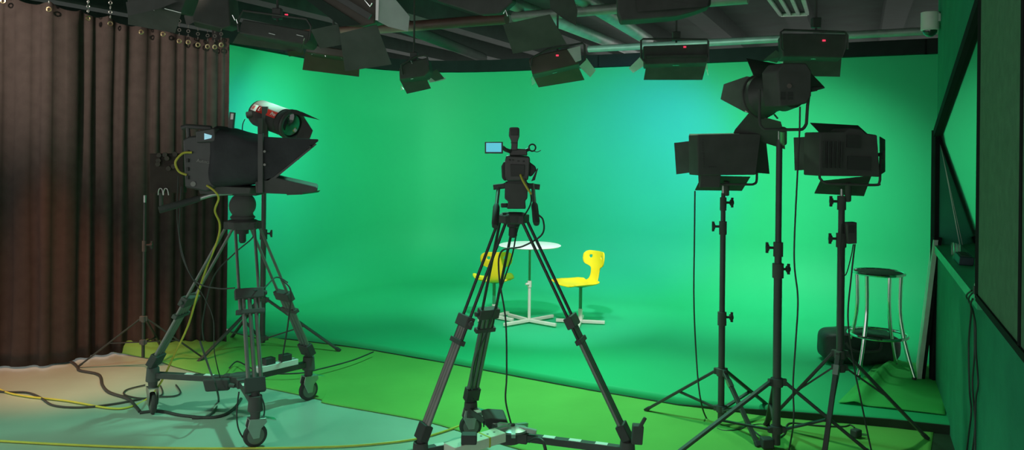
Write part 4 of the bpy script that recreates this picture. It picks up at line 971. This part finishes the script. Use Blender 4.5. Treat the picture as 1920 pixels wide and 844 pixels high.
GF = 'black studio lights hanging overhead'
def fixture(label, D, body, vec, doors, hang, yoke=None, led=None, clips=(), bm='blackmat', front=None):
    b0 = at(sum(p[0] for p in body)/len(body), sum(p[1] for p in body)/len(body), D)
    t = thing('studio_light', label, 'lamp', b0, GF)
    bo = MB().prism(quad(body, D), vec).build('housing', bm, t, bevel=0.008)
    if D > 5:
        c_ = sum(quad(body, D), V())/len(body); MB().prism([c_+(p-c_)*0.9+V(vec) for p in quad(body, D)], (0, 0.004, 0)).build('diffuser', 'lamp', t)
    for d_ in doors:
        pts, dd = d_[0], d_[1]; m = d_[2] if len(d_) > 2 else 'blackmat'
        MB().prism(quad(pts, dd), (0.0, 0.004, 0.0015)).build('barn_door', m, t)
    if yoke:
        MB().tube(quad(yoke[0], yoke[1]), 0.008, 8).build('yoke', yoke[2] if len(yoke) > 2 else 'black', t)
    hx, hy = hang; top = at(hx, hy, D+0.06)
    h_ = MB().cyl(top, V((top.x, top.y, CZ-0.22 if CZ-0.22 > top.z+0.1 else top.z+0.2)), 0.008); h_.build('hanger', 'blackmat', t)
    MB().box(V((top.x, top.y, top.z+0.05)), (0.06, 0.05, 0.07)).build('clamp', 'black', t, bevel=0.005)
    if led: MB().box(at(led[0], led[1], D-0.004), (0.020, 0.008, 0.012)).build('indicator', 'led', bo)
    for cpx in clips: MB().tube(quad(cpx, D-0.03), 0.004, 6).build('clip', 'chrome', bo)
    return t, bo
# far row, in front of the green wall
fJ = fixture('black overhead light facing the back wall, square yoke, right of centre', 6.2, [(1206, 86), (1328, 82), (1326, 118), (1208, 121)], (0.02, 0.16, -0.02), [
    ([(1212, 121), (1325, 118), (1317, 150), (1207, 150)], [6.3, 6.3, 6.42, 6.42]),
    ([(1179, 128), (1200, 107), (1210, 122), (1187, 137)], [6.45, 6.32, 6.32, 6.45], 'greydoor'),
    ([(1322, 121), (1326, 119), (1328, 142)], [6.34, 6.34, 6.5], 'white')], (1268, 80), ([(1210, 118), (1202, 108), (1202, 76), (1206, 73), (1326, 74), (1328, 78), (1328, 116)], 6.19), (1284, 88), [[(1261, 122), (1273, 122)]])
MB().prism(quad([(1212, 104), (1326, 102), (1326, 107), (1212, 109)], 6.17), (0, 0.03, 0)).build('hinge_rail', 'black', fJ[1])
fI = fixture('overhead light with brown door and pale side flap, at centre', 6.0, [(991, 113), (1000, 104), (1078, 88), (1086, 120), (998, 140)], (0.02, 0.16, -0.02), [
    ([(998, 141), (1085, 126), (1096, 150), (1010, 164)], [6.12, 6.12, 6.24, 6.24], 'brown'),
    ([(1086, 125), (1100, 109), (1117, 132), (1107, 145)], [6.14, 6.14, 6.28, 6.28], 'greydoor'),
    ([(996, 145), (999, 144), (1004, 156), (997, 161)], [6.16, 6.16, 6.3, 6.3], 'white')], (1045, 95), ([(995, 125), (998, 108), (1028, 92), (1092, 81), (1096, 84), (1097, 112), (1088, 120)], 5.98), (1045, 104), [[(1036, 137), (1044, 135)]], bm='brown')
MB().prism(quad([(1064, 92), (1088, 86), (1090, 112), (1080, 116)], 5.96), (0, 0.03, 0)).build('end_cap', 'greydoor', fI[1])
fG = fixture('overhead light with white lined flap, left of centre', 6.4, [(748, 128), (762, 117), (800, 108), (806, 132), (796, 143), (749, 149)], (0.02, 0.16, -0.02), [
    ([(749, 149), (797, 141), (808, 166), (763, 176)], [6.5, 6.5, 6.62, 6.62]),
    ([(800, 140), (819, 130), (833, 147), (816, 152)], [6.5, 6.5, 6.60, 6.60]),
    ([(797, 141), (836, 146), (832, 150), (806, 155)], [6.54, 6.7, 6.7, 6.54], 'white'),
    ([(751, 158), (757, 168), (751, 170)], [6.54, 6.64, 6.64], 'white')], (776, 118), ([(755, 140), (752, 122), (780, 106), (800, 103), (804, 122)], 6.38), None, [[(770, 113), (773, 120)], [(770, 148), (775, 147)]])
fL_ = fixture('black overhead light at right, above the fresnel stand', 5.6, [(1467, 62), (1588, 64), (1586, 92), (1580, 108), (1468, 106)], (0.02, 0.16, -0.02), [
    ([(1470, 106), (1578, 108), (1575, 144), (1466, 142)], [5.7, 5.7, 5.82, 5.82]),
    ([(1432, 112), (1455, 94), (1470, 106), (1456, 118)], [5.84, 5.72, 5.72, 5.84]),
    ([(1462, 116), (1470, 108), (1470, 121)], [5.82, 5.76, 5.86], 'white')], (1530, 56), ([(1468, 96), (1464, 90), (1464, 60), (1470, 56), (1584, 60), (1589, 66), (1589, 92)], 5.58), (1545, 76), [[(1520, 110), (1529, 110)]])
fC = fixture('overhead light with wide dark door above curtain end', 5.2, [(455, 36), (582, 58), (578, 78), (572, 84), (448, 62), (450, 48)], (0.02, 0.16, -0.02), [
    ([(447, 62), (572, 84), (565, 99), (436, 81)], [5.3, 5.3, 5.42, 5.42]),
    ([(538, 97), (568, 92), (570, 104), (542, 106)], [5.4, 5.4, 5.45, 5.45], 'brown')], (520, 40), ([(448, 60), (446, 40), (456, 20), (575, 36), (584, 50), (580, 76)], 5.18), (537, 28), [[(436, 28), (441, 38), (443, 36), (446, 44)], [(504, 62), (516, 65)], [(556, 65), (569, 68)], [(571, 72), (566, 90)]])
fD = fixture('overhead light with brown door, beside the near tilted one', 5.5, [(576, 82), (640, 92), (676, 96), (674, 112), (572, 98)], (0.02, 0.16, -0.02), [
    ([(572, 98), (675, 110), (673, 144), (567, 131)], [5.6, 5.6, 5.72, 5.72], 'brown')], (625, 88), None, None, [[(585, 101), (586, 102)], [(610, 104), (611, 106)], [(640, 108), (641, 109)]], bm='brown')
fB_ = fixture('black boxy overhead light above the curtain corner', 5.3, [(362, 0), (428, -6), (432, 48), (416, 54), (360, 40)], (0.02, 0.14, 0), [
    ([(345, 30), (362, 8), (372, 38), (350, 48)], [5.4, 5.3, 5.3, 5.4]), ([(362, 40), (415, 52), (412, 60), (366, 50)], [5.4, 5.4, 5.5, 5.5])], (400, 0))
fA = fixture('overhead light with dark green flap above the brown curtain', 4.6, [(236, -18), (300, -30), (350, -8), (338, 24), (285, 15), (240, 18)], (0.02, 0.14, 0), [
    ([(240, 29), (286, 15), (340, 25), (328, 62), (240, 46)], [4.72, 4.62, 4.62, 4.75, 4.8]),
    ([(236, 4), (300, -6), (334, 2), (300, 16), (240, 30)], [4.5, 4.5, 4.5, 4.5, 4.5])], (300, -20), None, None, [[(282, 17), (290, 19)], [(309, 16), (340, 24)]])
# near row
fF = fixture('near tilted overhead light with large pale side flap', 4.0, [(562, -25), (640, -45), (720, -20), (712, 0), (702, 44), (676, 50), (636, 48)], (0.03, 0.16, 0.02), [
    ([(637, 63), (706, 46), (734, 121), (647, 134)], [4.06, 4.02, 4.18, 4.22]),
    ([(583, 56), (634, 45), (642, 84), (600, 91)], [4.10, 4.05, 4.16, 4.2]),
    ([(706, -10), (732, -12), (768, 31), (765, 59), (728, 50), (707, 39)], [3.92, 3.98, 4.05, 4.05, 3.99, 3.95], 'greydoor'),
    ([(562, -10), (586, -12), (676, 46), (640, 50)], [3.97, 3.97, 3.95, 3.95], 'beam')], (650, -20), None, None, [[(684, 0), (694, 12), (698, 6)]], bm='brown')
MB().bar(at(708, -8, 3.9), at(707, 38, 3.92), 0.014, 0.010, (0, 1, 0)).build('hinge_rail', 'steel', fF[1])
MB().bar(at(622, -12, 3.93), at(694, 32, 3.93), 0.03, 0.02, (0, 1, 0)).build('grille', 'black', fF[1])
fH = fixture('near overhead light with big dark square flap, at top centre', 4.3, [(815, -30), (955, -32), (962, 4), (936, 26), (900, 28), (820, 2)], (0.02, 0.16, 0.02), [
    ([(943, 46), (1031, 27), (1062, 82), (962, 101)], [4.36, 4.32, 4.46, 4.5]),
    ([(1030, -10), (1074, -10), (1083, 20), (1080, 48), (1052, 32), (1032, 16)], [4.3, 4.3, 4.38, 4.42, 4.36, 4.32])], (890, -25), None, None, [[(944, 26), (948, 18), (952, 30)]])
fixture('black boxy overhead light cut by the top edge, right of centre', 4.4, [(1156, -30), (1335, -30), (1333, 10), (1300, 22), (1270, 30), (1200, 36), (1164, 38), (1158, 20)], (0.02, 0.18, 0.0), [
    ([(1190, -6), (1330, -6), (1326, 12), (1196, 22)], [4.36, 4.36, 4.34, 4.34])], (1250, -25))

# ------------------------------------------------------------------ light
W = bpy.data.worlds.new('ambient fill'); bpy.context.scene.world = W; W.use_nodes = True  # even ambient added as fill through the open room, lifts the blacks
W.node_tree.nodes['Background'].inputs[0].default_value = (1.0, 1.0, 0.96, 1); W.node_tree.nodes['Background'].inputs[1].default_value = 1.1
def aim(o, p): o.rotation_euler = (V(p)-o.location).to_track_quat('-Z', 'Y').to_euler()
def area(name, loc, target, power, col, sx=0.5, sy=0.25, spread=150):
    l = bpy.data.lights.new(name, 'AREA'); l.shape = 'RECTANGLE'; l.size = sx; l.size_y = sy; l.energy = power; l.color = col; l.spread = math.radians(spread)
    o = bpy.data.objects.new(name, l); C.objects.link(o); o.location = V(loc); aim(o, target); return o
def spot(name, loc, target, power, col, ang=50, blend=0.8, r=0.08):
    l = bpy.data.lights.new(name, 'SPOT'); l.energy = power; l.color = col; l.spot_size = math.radians(ang); l.spot_blend = blend; l.shadow_soft_size = r
    o = bpy.data.objects.new(name, l); C.objects.link(o); o.location = V(loc); aim(o, target); return o
GRN = (0.45, 1.0, 0.75); CYA = (0.14, 0.10, 1.0)
area('panel lamp', at(1268, 116, 6.5), (1.75, 8.0, 1.1), 11, GRN, 0.42, 0.10)
spot('panel lamp', at(1268, 118, 6.5), (1.35, 8.3, 1.45), 230, CYA, 74, 1.0, 0.15)
area('panel lamp', at(1045, 130, 6.33), (0.6, 8.7, 1.0), 13, GRN, 0.30, 0.10)
area('panel lamp', at(778, 132, 6.60), (-0.8, 9.4, 1.0), 17, GRN, 0.2, 0.10)
area('panel lamp', at(1525, 112, 5.9), (2.5, 7.6, 0.5), 18, GRN, spread=100)
area('panel lamp', (-1.45, 6.1, 2.3), (-2.25, 7.2, 1.5), 6.5, GRN, spread=110)
spot('panel lamp', (-1.4, 6.1, 2.2), (-2.2, 7.2, 1.55), 90, CYA, 66, 1.0, 0.15)
area('panel lamp', at(625, 125, 6.7), (-1.2, 8.8, 0.8), 14, GRN)
spot('stage fill', (1.95, 6.45, 2.45), (1.75, 6.6, 0), 62, (0.7, 1.0, 0.8), 92)  # no fixture here; added to lift the dark right side of the stage
spot('set key', (0.3, 4.9, 2.75), (0.3, 6.9, 0.4), 300, (1.0, 0.85, 1.0), 40)
spot('floor fill', (-0.4, 5.2, 2.65), (-0.4, 4.6, 0), 250, (0.24, 1.0, 0.65), 105)  # unseen spot added in place of green bounce on the front floor
spot('floor fill', (0.8, 5.2, 2.7), (0.9, 4.5, 0), 130, (0.5, 1.0, 0.6), 82)  # second added fill, brightens the floor at right
spot('floor fill', (-3.2, 3.4, 3.05), (-2.75, 4.35, 0), 340, (0.55, 1.0, 0.68), 58)  # added without a fixture to brighten the left floor
spot('warm work light', (-3.3, 3.2, 2.9), (-3.3, 6.0, 2.5), 380, (1.0, 0.80, 0.68), 56)
spot('warm work light', (-3.1, 4.75, 2.9), (-2.95, 5.45, 0.0), 300, (1.0, 0.34, 0.18), 38)
spot('warm work light', (-2.2, 4.9, 3.0), (-1.95, 6.2, 1.8), 36, (1.0, 0.8, 0.62), 14)

vs = bpy.context.scene.view_settings
vs.view_transform = 'Standard'; vs.look = 'None'; vs.exposure = 0.0; vs.gamma = 1.0; vs.use_curve_mapping = False
